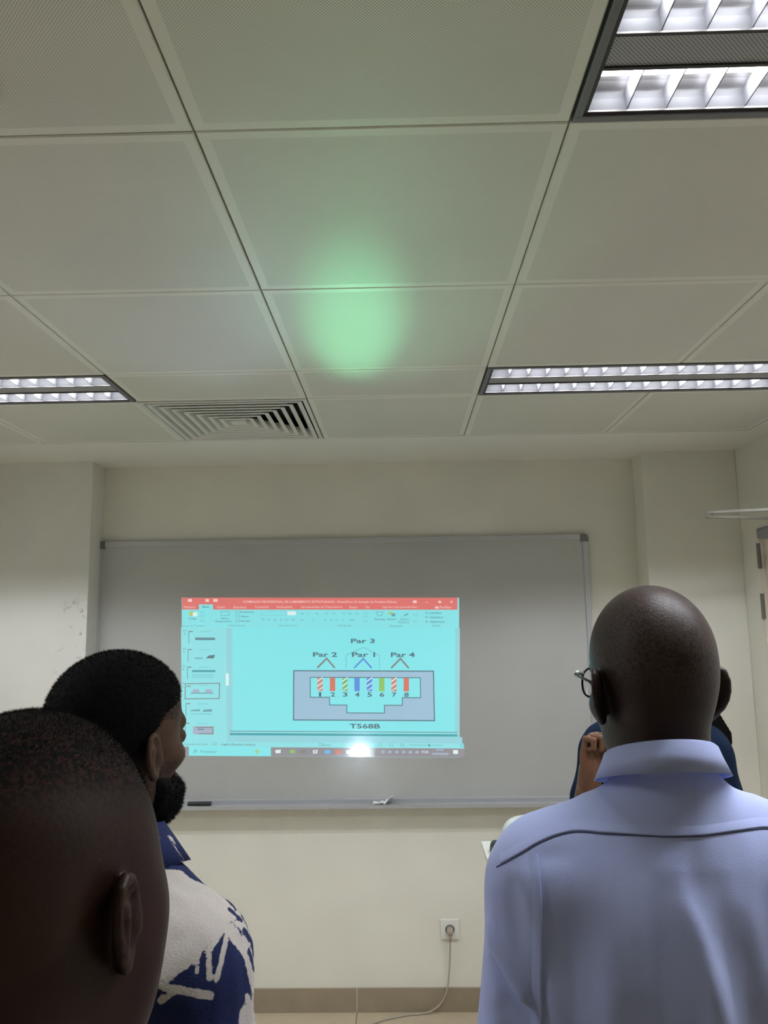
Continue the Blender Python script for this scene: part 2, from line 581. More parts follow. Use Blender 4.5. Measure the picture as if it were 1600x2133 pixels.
for sx in (-1, 1):
    for zc in (0, 1):
        x0, x1 = (-hw_ - .001, -hw_ + CC) if sx < 0 else (hw_ - CC, hw_ + .001)
        z0, z1 = (-.001, CC) if zc == 0 else (hh_ - CC, hh_ + .001)
        cx = x1 if sx < 0 else x0          # inner corner
        cz = z1 if zc == 0 else z0
        R_ = CC + .001
        poly = [(cx, cz)]
        a0 = {(-1, 0): PI, (1, 0): 1.5 * PI, (1, 1): 0, (-1, 1): .5 * PI}[(sx, zc)]
        rr = .018                                   # rounded outer corner
        ccx, ccz = cx + sx * (R_ - rr), cz + (1 if zc else -1) * (R_ - rr)
        arc = [(ccx + rr * math.cos(a0 + PI / 2 * k / 6), ccz + rr * math.sin(a0 + PI / 2 * k / 6)) for k in range(7)]
        pa = (cx + sx * R_, cz)
        pb = (cx, cz + (1 if zc else -1) * R_)
        first_is_pa = (abs(arc[0][0] - pa[0]) < abs(arc[-1][0] - pa[0]))
        poly += ([pa] + arc + [pb]) if first_is_pa else ([pb] + arc + [pa])
        MB().prism(poly, 'y', -.0275, -.001).build('corner_cap', M_CAP, wbd)
# pen tray: a shallow aluminium shelf with a raised lip
prof = [(-.0256, .012), (-.0256, .004), (-.082, .000), (-.084, .010), (-.087, .010), (-.087, -.006), (-.003, -.0045), (-.003, -.0012), (-.0262, -.0012), (-.0262, .012)]
MB().prism(prof, 'x', -hw_ + .01, hw_ - .01).build('pen_tray', M_ALU, wbd)

er = empty('marker_stub', (-0.955, YW - .055, BZ0 + .0055))
tag(er, 'short black marker lying in the whiteboard tray by the bearded man', 'marker')
MB().tube([(-.045, 0, .010), (.028, 0, .010)], .0095, 14).build('barrel', M_BLACK, er)
MB().tube([(.028, 0, .010), (.034, 0, .010), (.062, 0, .010)], [.0098, .0102, .0094], 14).build('cap', mat('marker_cap_black', (.02, .02, .022), .3), er)

# crumpled tissue: a creased sheet with one corner standing up
ts_v, ts_f = [], []
rs = random.Random(3)
NXT, NYT = 13, 6
for i in range(NXT):
    for j in range(NYT):
        u, w = i / (NXT - 1), j / (NYT - 1)
        ridge = 0.5 * abs(math.sin(5.1 * u + 2.0 * w)) + 0.5 * abs(math.sin(9 * u - 3 * w + 1))
        zz = .003 + .012 * ridge * (0.4 + u) + .038 * max(0, u - .55) * (1.1 - .6 * w) * 1.6 + rs.uniform(0, .004)
        ts_v.append((u * .098 + rs.uniform(-.002, .002), w * .045 - .022 + rs.uniform(-.003, .003), zz))
for i in range(NXT - 1):
    for j in range(NYT - 1):
        a = i * NYT + j
        ts_f.append((a, a + NYT, a + NYT + 1, a + 1))
tis = link('crumpled_tissue', new_mesh('crumpled_tissue', ts_v, ts_f, [M_PAPER]), None, (-0.145, YW - .056, BZ0 + .004))
sol = tis.modifiers.new('thick', 'SOLIDIFY'); sol.thickness = .0012
tag(tis, 'crumpled white tissue lying in the whiteboard tray', 'tissue')

# ================================================================== projected slide
def lin(c):
    return tuple(((x / 255) / 12.92 if x / 255 <= .04045 else ((x / 255 + .055) / 1.055) ** 2.4) for x in c)

def screen(name, c, k=0.86):
    m = mat('slide_' + name, (.16, .16, .16), .12, emit=lin(c), estr=k)
    m.cycles.emission_sampling = 'AUTO' if name in ('cyan', 'panel', 'red', 'ribbon', 'frame') else 'NONE'
    return m
SC = {
    'cyan': screen('cyan', (122, 233, 238)), 'panel': screen('panel', (134, 227, 232)), 'ribbon': screen('ribbon', (128, 230, 235)),
    'strip': screen('strip', (140, 212, 222)), 'red': screen('red', (226, 108, 104)), 'white': screen('white', (225, 246, 246)),
    'pink': screen('pink', (250, 205, 200)), 'dark': screen('dark', (66, 108, 124)), 'ink': screen('ink', (58, 90, 108)),
    'grey': screen('grey', (92, 160, 172)), 'faint': screen('faint', (104, 196, 204)), 'teal': screen('teal', (38, 158, 170)),
    'frame': screen('frame', (152, 192, 216)), 'task': screen('task', (138, 134, 142)), 'brown': screen('brown', (120, 122, 120)),
    'orange': screen('orange', (218, 108, 84)), 'salmon': screen('salmon', (206, 132, 116)), 'green': screen('green', (112, 190, 122)),
    'lime': screen('lime', (136, 196, 86)), 'blue': screen('blue', (72, 138, 226)), 'yellow': screen('yellow', (176, 206, 96)),
    'sky': screen('sky', (92, 190, 246)), 'mauve': screen('mauve', (160, 176, 200)),
}
TLc, TRc, BRc, BLc = (-1.060, 1.868), (0.272, 1.844), (0.286, 1.112), (-1.059, 1.126)
SLIDE_Y = YW - .0185
sl = empty('projected_slide', (-0.39, SLIDE_Y, 1.119))
tag(sl, 'bright cyan projected slide window with a red title bar showing a numbered wiring diagram', 'projection')

def S(x, y):
    """slide drawing units -> place on the board"""
    v = (y - (63 + (x - 53) / 1450 * 5)) / ((907 - (x - 30) / 1513 * 10) - (63 + (x - 53) / 1450 * 5))
    xl, xr = 53 - 23 * v, 1503 + 40 * v
    u = (x - xl) / (xr - xl)
    X = (TLc[0] * (1 - u) + TRc[0] * u) * (1 - v) + (BLc[0] * (1 - u) + BRc[0] * u) * v
    Z = (TLc[1] * (1 - u) + TRc[1] * u) * (1 - v) + (BLc[1] * (1 - u) + BRc[1] * u) * v
    return X - sl.location.x, Z - sl.location.z

def spoly(name, pts, color, layer, parent=None):
    """flat area of the slide"""
    v = []
    for p in pts:
        X, Z = S(*p)
        v.append((X, -.00025 * layer, Z))
    n = len(v)
    area = sum(v[i][0] * v[(i + 1) % n][2] - v[(i + 1) % n][0] * v[i][2] for i in range(n))
    f = tuple(range(n)) if area > 0 else tuple(range(n))[::-1]
    return link(name, new_mesh(name, v, [f], [SC[color]]), parent or sl)

def srect(name, x0, y0, x1, y1, color, layer, parent=None):
    return spoly(name, [(x0, y0), (x1, y0), (x1, y1), (x0, y1)], color, layer, parent)

def sline(name, pts, w, color, layer, closed=False, parent=None):
    """polyline of constant width drawn as one mesh"""
    P = [Vector((p[0], p[1], 0)) for p in pts]
    n = len(P)
    L, R_ = [], []
    for i in range(n):
        if closed:
            a, b = P[i - 1], P[(i + 1) % n]
        else:
            a, b = P[max(i - 1, 0)], P[min(i + 1, n - 1)]
        d1 = (P[i] - a).normalized() if (P[i] - a).length > 1e-6 else (b - P[i]).normalized()
        d2 = (b - P[i]).normalized() if (b - P[i]).length > 1e-6 else d1
        n1, n2 = Vector((-d1.y, d1.x, 0)), Vector((-d2.y, d2.x, 0))
        m = (n1 + n2)
        m = m.normalized() if m.length > 1e-6 else n1
        k = w / 2 / max(.35, m.dot(n1))
        L.append(P[i] + m * k); R_.append(P[i] - m * k)
    v = []
    for p in L + R_:
        X, Z = S(p.x, p.y)
        v.append((X, -.00025 * layer, Z))
    f = []
    for i in range(n if closed else n - 1):
        j = (i + 1) % n
        f.append((i, j, n + j, n + i))
    return link(name, new_mesh(name, v, f, [SC[color]]), parent or sl)

def stext(s, x0, y0, x1, y1, color, layer=6, bold=0.0, parent=None):
    cu = bpy.data.curves.new('lettering', 'FONT')
    cu.body = s
    cu.resolution_u = 3
    cu.offset = bold
    ob = bpy.data.objects.new('lettering', cu)
    me = bpy.data.meshes.new_from_object(ob)
    bpy.data.objects.remove(ob)
    bpy.data.curves.remove(cu)
    co = np.empty(len(me.vertices) * 3, np.float32)
    me.vertices.foreach_get('co', co)
    co = co.reshape(-1, 3)
    if not len(co):
        return None
    a, b = co.min(0), co.max(0)
    out = []
    for p in co:
        px = x0 + (p[0] - a[0]) / max(1e-6, b[0] - a[0]) * (x1 - x0)
        py = y1 - (p[1] - a[1]) / max(1e-6, b[1] - a[1]) * (y1 - y0)
        X, Z = S(px, py)
        out += [X, -.00025 * layer, Z]
    me.vertices.foreach_set('co', out)
    me.materials.clear()
    me.materials.append(SC[color])
    me.update()
    return link('lettering', me, parent or sl)

srect('light_field', 51, 63, 1512, 905, 'panel', 0)
tb_ = srect('title_bar', 53, 63, 1503, 128, 'red', 1)
rb_ = srect('ribbon', 51, 128, 1506, 228, 'ribbon', 1)
srect('active_tab', 143, 100, 217, 130, 'ribbon', 2)
th_ = srect('thumbnail_panel', 47, 228, 288, 832, 'panel', 1)
srect('scroll_strip', 288, 228, 318, 832, 'strip', 1)
srect('scroll_handle', 283, 472, 299, 536, 'white', 2)
cv_ = srect('slide_canvas', 318, 228, 1492, 770, 'cyan', 1)
srect('scroll_strip', 1492, 228, 1516, 800, 'strip', 1)
srect('slide_footer_line', 303, 773, 1503, 778, 'grey', 2)
srect('slide_footer_line', 303, 785, 1504, 797, 'teal', 2)
srect('notes_strip', 303, 800, 1530, 832, 'strip', 1)
st_ = srect('status_bar', 40, 832, 1540, 858, 'panel', 2)
tk_ = srect('task_bar', 31, 858, 1542, 904, 'task', 2)
srect('search_box', 85, 856, 521, 905, 'cyan', 3)
# title bar writing
stext('FORMAÇÃO PROFISSIONAL DE CABEAMENTO ESTRUTURADO - PowerPoint (A Ativação do Produto Falhou)', 378, 76, 1183, 95, 'pink', 3, .01, tb_)
for (s, x0, x1) in (('Ficheiro', 63, 122), ('Inserir', 240, 283), ('Estrutura', 326, 394), ('Transições', 438, 513), ('Animações', 553, 636),
                    ('Apresentação de Diapositivos', 680, 899), ('Rever', 938, 980), ('Ver', 1022, 1044),
                    ('Diga-me o que pretende fazer...', 1110, 1300), ('Partilhar', 1410, 1472)):
    stext(s, x0, 108, x1, 121, 'pink', 3, .008, tb_)
stext('Base', 162, 107, 196, 118, 'dark', 4, .01, tb_)
for (x0, y0, x1, y1) in ((85, 70, 106, 86), (178, 70, 196, 86), (219, 70, 242, 86), (1270, 78, 1290, 92), (1402, 80, 1418, 92), (1336, 86, 1350, 89), (1386, 110, 1404, 122)):
    srect('icon', x0, y0, x1, y1, 'pink', 3, tb_)
sline('icon', [(1466, 80), (1478, 92)], 3, 'pink', 3, False, tb_)
sline('icon', [(1478, 80), (1466, 92)], 3, 'pink', 3, False, tb_)
# ribbon
for (s, x0, y0, x1, y1) in (('Colar', 89, 172, 131, 182), ('Novo', 259, 171, 301, 181), ('Diapositivo', 231, 187, 317, 199), ('Esquema', 363, 136, 433, 148),
                            ('Repor', 366, 160, 408, 172), ('Secção', 363, 184, 415, 196), ('Formas', 1070, 174, 1126, 185), ('Dispor', 1136, 174, 1184, 187),
                            ('Localizar', 1358, 139, 1422, 150), ('Substituir', 1360, 163, 1430, 174), ('Selecionar', 1360, 187, 1438, 198)):
    stext(s, x0, y0, x1, y1, 'dark', 4, .005, rb_)
for (s, x0, x1) in (('Área de Transfer...', 57, 186), ('Diapositivos', 297, 385), ('Tipo de Letra', 565, 660), ('Parágrafo', 878, 948), ('Desenho', 1148, 1214), ('Edição', 1373, 1416)):
    stext(s, x0, 209, x1, 221, 'grey', 4, .0, rb_)
for (s, x0, y0, x1, y1) in (('Estilos', 1205, 174, 1250, 185), ('Rápidos', 1194, 190, 1252, 203), ('N', 476, 177, 489, 187), ('I', 510, 177, 514, 187), ('S', 541, 177, 550, 188),
                            ('S', 572, 177, 581, 188), ('abc', 598, 178, 618, 187), ('AV', 630, 177, 652, 187), ('Aa', 677, 178, 697, 187), ('A', 683, 144, 696, 155), ('A', 714, 147, 724, 155)):
    stext(s, x0, y0, x1, y1, 'grey', 4, .004, rb_)
srect('icon', 92, 138, 116, 163, 'yellow', 3, rb_)
srect('icon', 110, 143, 134, 164, 'white', 4, rb_)
sline('icon', [(261, 139), (302, 139), (302, 160), (261, 160)], 2.5, 'grey', 3, True, rb_)
for yy in (142, 165, 190):
    sline('icon', [(337, yy - 6), (357, yy - 6), (357, yy + 6), (337, yy + 6)], 2, 'grey', 3, True, rb_)
sline('text_field', [(472, 136), (605, 136), (605, 158), (472, 158)], 1.5, 'faint', 3, True, rb_)
srect('text_field', 610, 137, 655, 158, 'white', 3, rb_)
for (x0, y0, x1, y1) in ((757, 147, 775, 152), (808, 142, 826, 154), (846, 144, 862, 154), (898, 143, 916, 155), (932, 143, 950, 155), (966, 143, 984, 155),
                         (742, 178, 752, 188), (802, 178, 816, 188), (834, 178, 848, 188), (864, 178, 878, 188), (896, 178, 910, 188), (936, 178, 966, 188)):
    for k in range(3):
        yy = y0 + (y1 - y0) * (k + .5) / 3
        srect('icon', x0, yy - 1, x1 - (k == 1) * 5, yy + 1, 'faint', 3, rb_)
sline('icon', [(1078, 140), (1112, 140), (1106, 160), (1084, 160)], 2.5, 'grey', 3, True, rb_)
srect('icon', 1142, 140, 1162, 154, 'yellow', 3, rb_)
srect('icon', 1158, 148, 1178, 164, 'grey', 4, rb_)
spoly('icon', [(1218, 164), (1226, 156), (1248, 144), (1240, 158)], 'grey', 3, rb_)
for yy in (145, 168, 192):
    srect('icon', 1335, yy - 5, 1350, yy + 5, 'faint', 3, rb_)
for (x0, y0) in ((1012, 142), (1012, 162), (1012, 186), (1272, 150), (1272, 186), (152, 138), (152, 160), (152, 184)):
    sline('icon', [(x0, y0), (x0 + 18, y0), (x0 + 18, y0 + 9), (x0, y0 + 9)], 2, 'faint', 3, True, rb_)
# thumbnails
for k, (num, yc) in enumerate((('23', 283), ('24', 380), ('25', 474), ('26', 566), ('27', 668), ('28', 771))):
    sh = -k * 4.2
    if k < 4:
        stext(num, 57 + sh, yc - 47, 77 + sh, yc - 36, 'grey', 4, 0, th_)
        srect('icon', 63 + sh, yc - 26, 70 + sh, yc - 20, 'grey', 4, th_)
    g0 = 88 + sh
    srect('thumbnail_mark', g0, yc - 38 + (k == 3) * 10, g0 + 22, yc - 33 + (k == 3) * 10, 'brown', 4, th_)
    if k != 3:
        srect('thumbnail_mark', g0 - 2, yc - 38, g0 + 2, yc + 28, 'grey', 4, th_)
    srect('thumbnail_line', 150 + sh, yc - 36 + (k == 3) * 4, 205 + sh, yc - 33 + (k == 3) * 4, 'faint', 4, th_)
spoly('thumbnail_picture', [(120, 284), (128, 280), (220, 280), (229, 284), (226, 293), (124, 293)], 'dark', 4, th_)
srect('thumbnail_picture', 128, 284, 222, 288, 'grey', 5, th_)
srect('thumbnail_picture', 118, 388, 161, 394, 'grey', 4, th_)
spoly('thumbnail_picture', [(177, 391), (196, 375), (227, 373), (219, 392)], 'dark', 4, th_)
srect('thumbnail_picture', 104, 454, 228, 465, 'teal', 4, th_)
for yy in (476, 484, 492):
    srect('thumbnail_line', 104, yy, 216, yy + 3, 'faint', 4, th_)
sline('selection_frame', [(68, 527), (250, 524), (248, 605), (66, 607)], 4.5, 'brown', 4, True, th_)
for x0 in (104, 171):
    spoly('thumbnail_picture', [(x0 - 2, 576), (x0 + 6, 556), (x0 + 36, 556), (x0 + 43, 576)], 'mauve', 4, th_)
srect('thumbnail_picture', 96, 574, 217, 579, 'grey', 5, th_)
spoly('thumbnail_picture', [(95, 672), (100, 666), (144, 662), (146, 672)], 'grey', 4, th_)
spoly('thumbnail_picture', [(158, 676), (166, 664), (210, 660), (208, 674)], 'grey', 4, th_)
srect('thumbnail_line', 95, 684, 212, 688, 'faint', 4, th_)
srect('thumbnail_picture', 108, 751, 217, 793, 'mauve', 4, th_)
sline('thumbnail_picture', [(124, 756), (214, 756), (214, 790), (136, 790)], 5, 'brown', 5, False, th_)
srect('thumbnail_picture', 132, 764, 168, 769, 'dark', 5, th_)
# wiring diagram
dg_ = spoly('connector_frame', [(641, 456), (1380, 456), (1387, 716), (640, 716)], 'frame', 2)
sline('connector_outline', [(643, 456), (1378, 456), (1384, 715), (641, 715)], 6, 'dark', 4, True, dg_)
cav = [(730, 491), (1309, 491), (1311, 596), (1215, 596), (1215, 636), (1121, 636), (1121, 677), (923, 677), (923, 636), (832, 636), (832, 596), (730, 596)]
spoly('connector_opening', cav, 'cyan', 3, dg_)
sline('connector_outline', cav, 4.5, 'dark', 5, True, dg_)
for k, (xc, colr, stripe) in enumerate(((782, 'salmon', 1), (848, 'orange', 0), (913, 'green', 1), (977, 'blue', 0), (1042, 'blue', 1), (1107, 'lime', 0), (1171, 'salmon', 1), (1236, 'orange', 0))):
    wv = srect('wire', xc - 14, 493, xc + 14, 563, colr, 6, dg_)
    if stripe:
        for yy in (512, 538, 564):
            spoly('stripe', [(xc - 14, yy - 4), (xc + 14, yy - 24), (xc + 14, yy - 17), (xc - 14, min(563, yy + 3))], 'white', 7, wv)
    stext(str(k + 1), xc - (6 if k == 0 else 11), 569, xc + (6 if k == 0 else 13), 592, 'ink', 7, .018, dg_)
for (s, x0, y0, x1, y1) in (('Par 3', 945, 284, 1070, 308), ('Par 2', 745, 357, 872, 382), ('Par 1', 950, 357, 1072, 382), ('Par 4', 1155, 357, 1280, 382), ('T568B', 938, 733, 1098, 758)):
    stext(s, x0, y0, x1, y1, 'ink', 4, .022, cv_)
sline('pair_mark', [(767, 441), (817, 390), (860, 441)], 9, 'brown', 4, False, cv_)
sline('pair_mark', [(961, 441), (1010, 391), (1054, 441)], 9, 'blue', 4, False, cv_)
sline('pair_mark', [(1156, 441), (1205, 390), (1249, 441)], 9, 'brown', 4, False, cv_)
sline('pair_mark', [(920, 441), (920, 372), (1010, 331), (1093, 372), (1096, 441)], 4, 'faint', 3, False, cv_)
# status and task bar
stext('Diapositivo 26 de 44', 60, 840, 184, 852, 'grey', 4, .004, st_)
stext('Inglês (Estados Unidos)', 260, 839, 438, 853, 'dark', 4, .004, st_)
stext('Notas', 795, 839, 838, 850, 'grey', 4, .004, st_)
for x0 in (212, 775, 1090, 1148, 1206, 1520):
    sline('icon', [(x0, 836), (x0 + 18, 836), (x0 + 18, 848), (x0, 848)], 2, 'grey', 4, True, st_)
srect('zoom_slider', 1252, 841, 1430, 843, 'grey', 4, st_)
srect('zoom_slider', 1354, 835, 1359, 849, 'dark', 5, st_)
stext('Pesquisar', 147, 876, 236, 892, 'grey', 5, .008, tk_)
sline('icon', [(108, 892), (116, 884), (114, 876), (124, 874), (128, 882), (118, 886)], 3, 'grey', 5, False, tk_)
spoly('icon', [(430, 881), (443, 877), (447, 865), (452, 877), (464, 881), (452, 885), (447, 897), (443, 885)], 'yellow', 5, tk_)
for (x0, x1, colr) in ((544, 574, 'white'), (621, 649, 'lime'), (674, 708, 'brown'), (743, 768, 'white'), (804, 834, 'sky'), (862, 890, 'orange'), (918, 944, 'white')):
    spoly('icon', [(x0, 872), (x1, 870), (x1 - 2, 888), (x0 + 2, 889)], colr, 5, tk_)
srect('icon', 750, 876, 761, 883, 'task', 6, tk_)
for xc in (1113, 1150, 1186, 1222, 1257, 1293):
    a = [(xc + 11 * math.cos(PI * q / 4 + .3), 878 + 8 * math.sin(PI * q / 4 + .3)) for q in range(8)]
    spoly('icon', a, 'mauve', 5, tk_)
stext('POR', 1318, 871, 1354, 883, 'white', 5, .01, tk_)
srect('clock_line', 1392, 862, 1432, 870, 'mauve', 5, tk_)
srect('clock_line', 1372, 881, 1458, 891, 'mauve', 5, tk_)
srect('icon', 1482, 866, 1508, 886, 'white', 5, tk_)

# ================================================================== socket and cord
so = empty('wall_socket', (0.1975, YW, 0.349))
tag(so, 'square white wall socket with a plug in it, low on the front wall', 'socket')
plate = MB().box(-.0425, .0425, -.011, 0, -.0435, .0435, .004)
plate.build('cover_plate', M_WHITE_PL, so)
ring = MB()
for k in range(28):
    a0, a1 = 2 * PI * k / 28, 2 * PI * (k + 1) / 28
    q = [(r * math.cos(a), yy, r * math.sin(a)) for a in (a0, a1) for r, yy in ((.0185, -.0112), (.0205, -.0135), (.0165, -.0115))]
    ring.add(q, [(0, 1, 4, 3), (1, 2, 5, 4)])
ring.build('outlet_rim', M_BLACK, so)
pc = empty('power_cord', (0.1975, YW - .012, 0.345))
tag(pc, 'beige plug with its grey power cord running from the wall socket down to the floor', 'power cord')
MB().tube([(0, .000, .002), (0, -.012, .002), (0, -.030, 0), (0, -.036, -.004)], [.0165, .0165, .0135, .007], 20).build('plug', M_PLUG, pc, smooth=True)
MB().tube([(0, -.022, -.004), (0, -.024, -.022), (-.0006, -.020, -.040)], [.010, .0065, .0042], 14).build('strain_relief', M_PLUG, pc, smooth=True)
cw = [(0.197, 3.752, .308), (.1955, 3.760, .26), (.190, 3.764, .18), (.178, 3.763, .10), (.150, 3.760, .045), (.105, 3.756, .014), (.055, 3.752, .0042),
      (.0, 3.742, .0042), (-.07, 3.717, .0042), (-.13, 3.685, .0042), (-.22, 3.60, .0042), (-.33, 3.35, .0042), (-.36, 2.9, .0042), (-.33, 2.3, .0042), (-.34, 1.8, .0042)]
MB().tube([(p.x - .1975, p.y - (YW - .012), p.z - .345) for p in catmull(cw, 7)], .0036, 8).build('cord', M_CORD, pc, smooth=True)

# ================================================================== door and closer
dr = MB().box(XR + .016, XR + .056, DY0 + .004, DY1 - .004, .006, DZ - .004, .002).build('door_1', M_DOOR)
tag(dr, 'cream painted door in the right wall', kind='structure')
fr = MB().box(XR - .004, XR + .12, DY1 - .003, DY1 + .012, 0, DZ + .01).box(XR - .004, XR + .12, DY0 - .012, DY0 + .003, 0, DZ + .01) \
    .box(XR - .004, XR + .12, DY0, DY1, DZ - .003, DZ + .012)
fr.build('door_frame', M_DOOR, dr)
for (z0, z1) in ((1.950, 2.058), (1.730, 1.838), (.95, 1.06), (.16, .27)):
    hg = MB()
    hg.tube([(XR - .009, DY1 - .002, z0), (XR - .009, DY1 - .002, z1)], .0085, 14)
    hg.tube([(XR - .009, DY1 - .002, z0 - .004), (XR - .009, DY1 - .002, z0)], [.004, .007], 12)
    hg.build('hinge', M_HINGE, dr)
hd = MB().tube([(XR + .016, DY0 + .07, 1.05), (XR - .04, DY0 + .07, 1.05), (XR - .045, DY0 + .19, 1.05)], .009, 12)
hd.build('door_handle', M_STEEL, dr)
dc = empty('door_closer', (1.54, 3.20, 2.085))
tag(dc, 'grey door closer with a steel folding arm at the top of the door', 'door closer')
bd = MB().box(-.035, .030, -.150, .105, -.024, .024, .012)
bd.build('closer_body', M_CLOSER, dc)
MB().tube([(0, .02, .022), (0, .02, .058)], .012, 16).build('spindle', M_STEEL, dc)
MB().tube([(-.278, -.035, .058), (-.278, -.035, .078)], .013, 16).build('elbow_joint', M_STEEL, dc)
def flat_bar(a, b, w, z0, z1):
    a, b = Vector(a), Vector(b)
    d = (b - a).normalized()
    n = Vector((-d.y, d.x)) * w / 2
    pts = [a + n, a - n, b - n, b + n]
    return MB().prism([(p.x, p.y) for p in pts], 'z', z0, z1)
flat_bar((.004, .025), (-.286, -.036), .024, .052, .062).build('main_arm', M_STEEL, dc)
fa = flat_bar((-.286, -.040), (.040, -.36), .020, .070, .080)
fa.v = [(x, y, z - max(0, x + .28) * .085) for x, y, z in fa.v]
fa.build('forearm', M_STEEL, dc)
MB().box(.028, .047, -.395, -.325, .028, .068, .003).build('arm_bracket', M_CLOSER, dc)

# ================================================================== lectern with two things on it
lc = empty('lectern', (0.53, 2.60, 0))
tag(lc, 'white lectern half hidden behind the man in the blue shirt', 'lectern')
MB().box(-.275, .275, -.15, .15, .982, 1.005, .004).build('top_board', M_WHITE_PL, lc)
MB().box(-.235, -.215, -.12, .12, .03, .982).build('side_panel', M_WHITE_PL, lc)
MB().box(.215, .235, -.12, .12, .03, .982).build('side_panel', M_WHITE_PL, lc)
MB().box(-.215, .215, -.118, -.100, .03, .982).build('front_panel', M_WHITE_PL, lc)
MB().box(-.215, .215, -.100, .118, .50, .518).build('shelf', M_WHITE_PL, lc)
MB().box(-.26, .26, -.15, .15, 0, .03, .004).build('plinth', M_WHITE_PL, lc)

def rounded_case(name, hx, hy, h, e, m, parent, loc, seg=40, lev=14):
    v, f = [], []
    for i in range(lev + 1):
        ph = PI / 2 * i / lev
        for k in range(seg):
            th = 2 * PI * k / seg
            c, s_ = math.cos(th), math.sin(th)
            r = abs(math.cos(ph)) ** e
            v.append((hx * r * math.copysign(abs(c) ** .55, c), hy * r * math.copysign(abs(s_) ** .55, s_), h * math.sin(ph) ** .9))
    for i in range(lev):
        for k in range(seg):
            k2 = (k + 1) % seg
            f.append((i * seg + k, i * seg + k2, (i + 1) * seg + k2, (i + 1) * seg + k))
    f.append(tuple(range(seg))[::-1])
    return link(name, new_mesh(name, v, f, [m], smooth=True), parent, loc)
wc = empty('white_case', (0.455, 2.665, 1.005))
tag(wc, 'rounded white plastic case on the lectern beside the blue shirt shoulder', 'case')
rounded_case('shell', .145, .065, .098, .42, mat('case_white', (.66, .70, .66), .3), wc, (0, 0, 0))
MB().box(-.13, .13, -.0655, -.060, .012, .016).build('seam', M_CAP, wc)
kb = empty('computer_mouse', (0.292, 2.62, 1.005))
tag(kb, 'small black rounded object standing at the lectern edge', 'computer mouse')
rounded_case('shell', .020, .034, .034, .6, M_BLACK, kb, (0, 0, 0))
MB().tube([(0, -.03, .012), (0, -.03, .020)], .004, 10).build('wheel', M_CAP, kb)

# ================================================================== projector below the frame
tbx = empty('projector_table', (-0.33, 1.50, 0))
tag(tbx, 'small table under the projector in the aisle', 'table')
MB().box(-.24, .24, -.20, .20, .688, .710, .004).build('tabletop', M_WHITE_PL, tbx)
for sx in (-1, 1):
    for sy in (-1, 1):
        MB().box(sx * .21 - .014, sx * .21 + .014, sy * .17 - .014, sy * .17 + .014, 0, .688).build('leg', M_CAP, tbx)
pj = empty('projector', (-0.321, 1.50, .710))
tag(pj, 'white projector whose lens glare shows on the whiteboard', 'projector')
MB().box(-.15, .15, -.13, .095, .012, .112, .012).build('housing', M_WHITE_PL, pj)
for sx in (-1, 1):
    for sy in (-1, 1):
        MB().tube([(sx * .12, sy * .08, 0), (sx * .12, sy * .08, .014)], .010, 10).build('foot', M_BLACK, pj)
MB().tube([(0, .085, .075), (0, .108, .077)], [.034, .032], 24).build('lens_barrel', M_BLACK, pj)
M_LENS = mat('projector_lens', (.9, .9, .9), .2, emit=(.72, .88, 1.0), estr=LENS_STRENGTH)
MB().tube([(0, .107, .077), (0, .110, .077)], .017, 20).build('lens', M_LENS, pj)
# ================================================================== people: a small distance-field modeller
F4 = np.float32

def A3(*a):
    return np.array(a, F4)

def ell(P, c, r, rot=None):
    q = P - A3(*c)
    if rot is not None:
        q = q @ rot
    r = A3(*r)
    qr = q / r
    k0 = np.sqrt((qr * qr).sum(1)) + 1e-9
    k1 = np.sqrt(((qr / r) ** 2).sum(1)) + 1e-9
    return k0 * (k0 - 1) / k1

def sph(P, c, r):
    return np.sqrt(((P - A3(*c)) ** 2).sum(1)) - r

def cone(P, a, b, ra, rb):
    a, b = A3(*a), A3(*b)
    ba = b - a
    pa = P - a
    h = np.clip((pa @ ba) / float(ba @ ba), 0, 1)
    d = pa - h[:, None] * ba
    return np.sqrt((d * d).sum(1)) - (ra + (rb - ra) * h)

def chain(P, pts, rads, k=0.0):
    d = None
    for i in range(len(pts) - 1):
        e = cone(P, pts[i], pts[i + 1], rads[i], rads[i + 1])
        d = e if d is None else (smin(d, e, k) if k > 0 else np.minimum(d, e))
    return d

def smin(a, b, k):
    h = np.clip(.5 + .5 * (b - a) / k, 0, 1)
    return b + (a - b) * h - k * h * (1 - h)

def smax(a, b, k):
    return -smin(-a, -b, k)

def sstep(a, b, x):
    t_ = np.clip((x - a) / (b - a), 0, 1)
    return t_ * t_ * (3 - 2 * t_)

def wav(P, f, seed=0):
    """cheap smooth noise in -1..1"""
    r = np.random.default_rng(seed)
    o = 0
    for i in range(5):
        k = r.normal(size=3) * f * (1 + .35 * i)
        o = o + np.sin(P @ k.astype(F4) + r.uniform(0, 6.28)) / (1 + .35 * i)
    return o / 3.2

def axis(lo, hi, fine):
    """grid coordinates, step = fine[(a, b, s)] inside spans, last entry default"""
    out = [lo]
    while out[-1] < hi:
        s = fine[-1]
        for (a, b, st_) in fine[:-1]:
            if a <= out[-1] < b:
                s = st_
                break
        out.append(out[-1] + s)
    return np.array(out, F4)

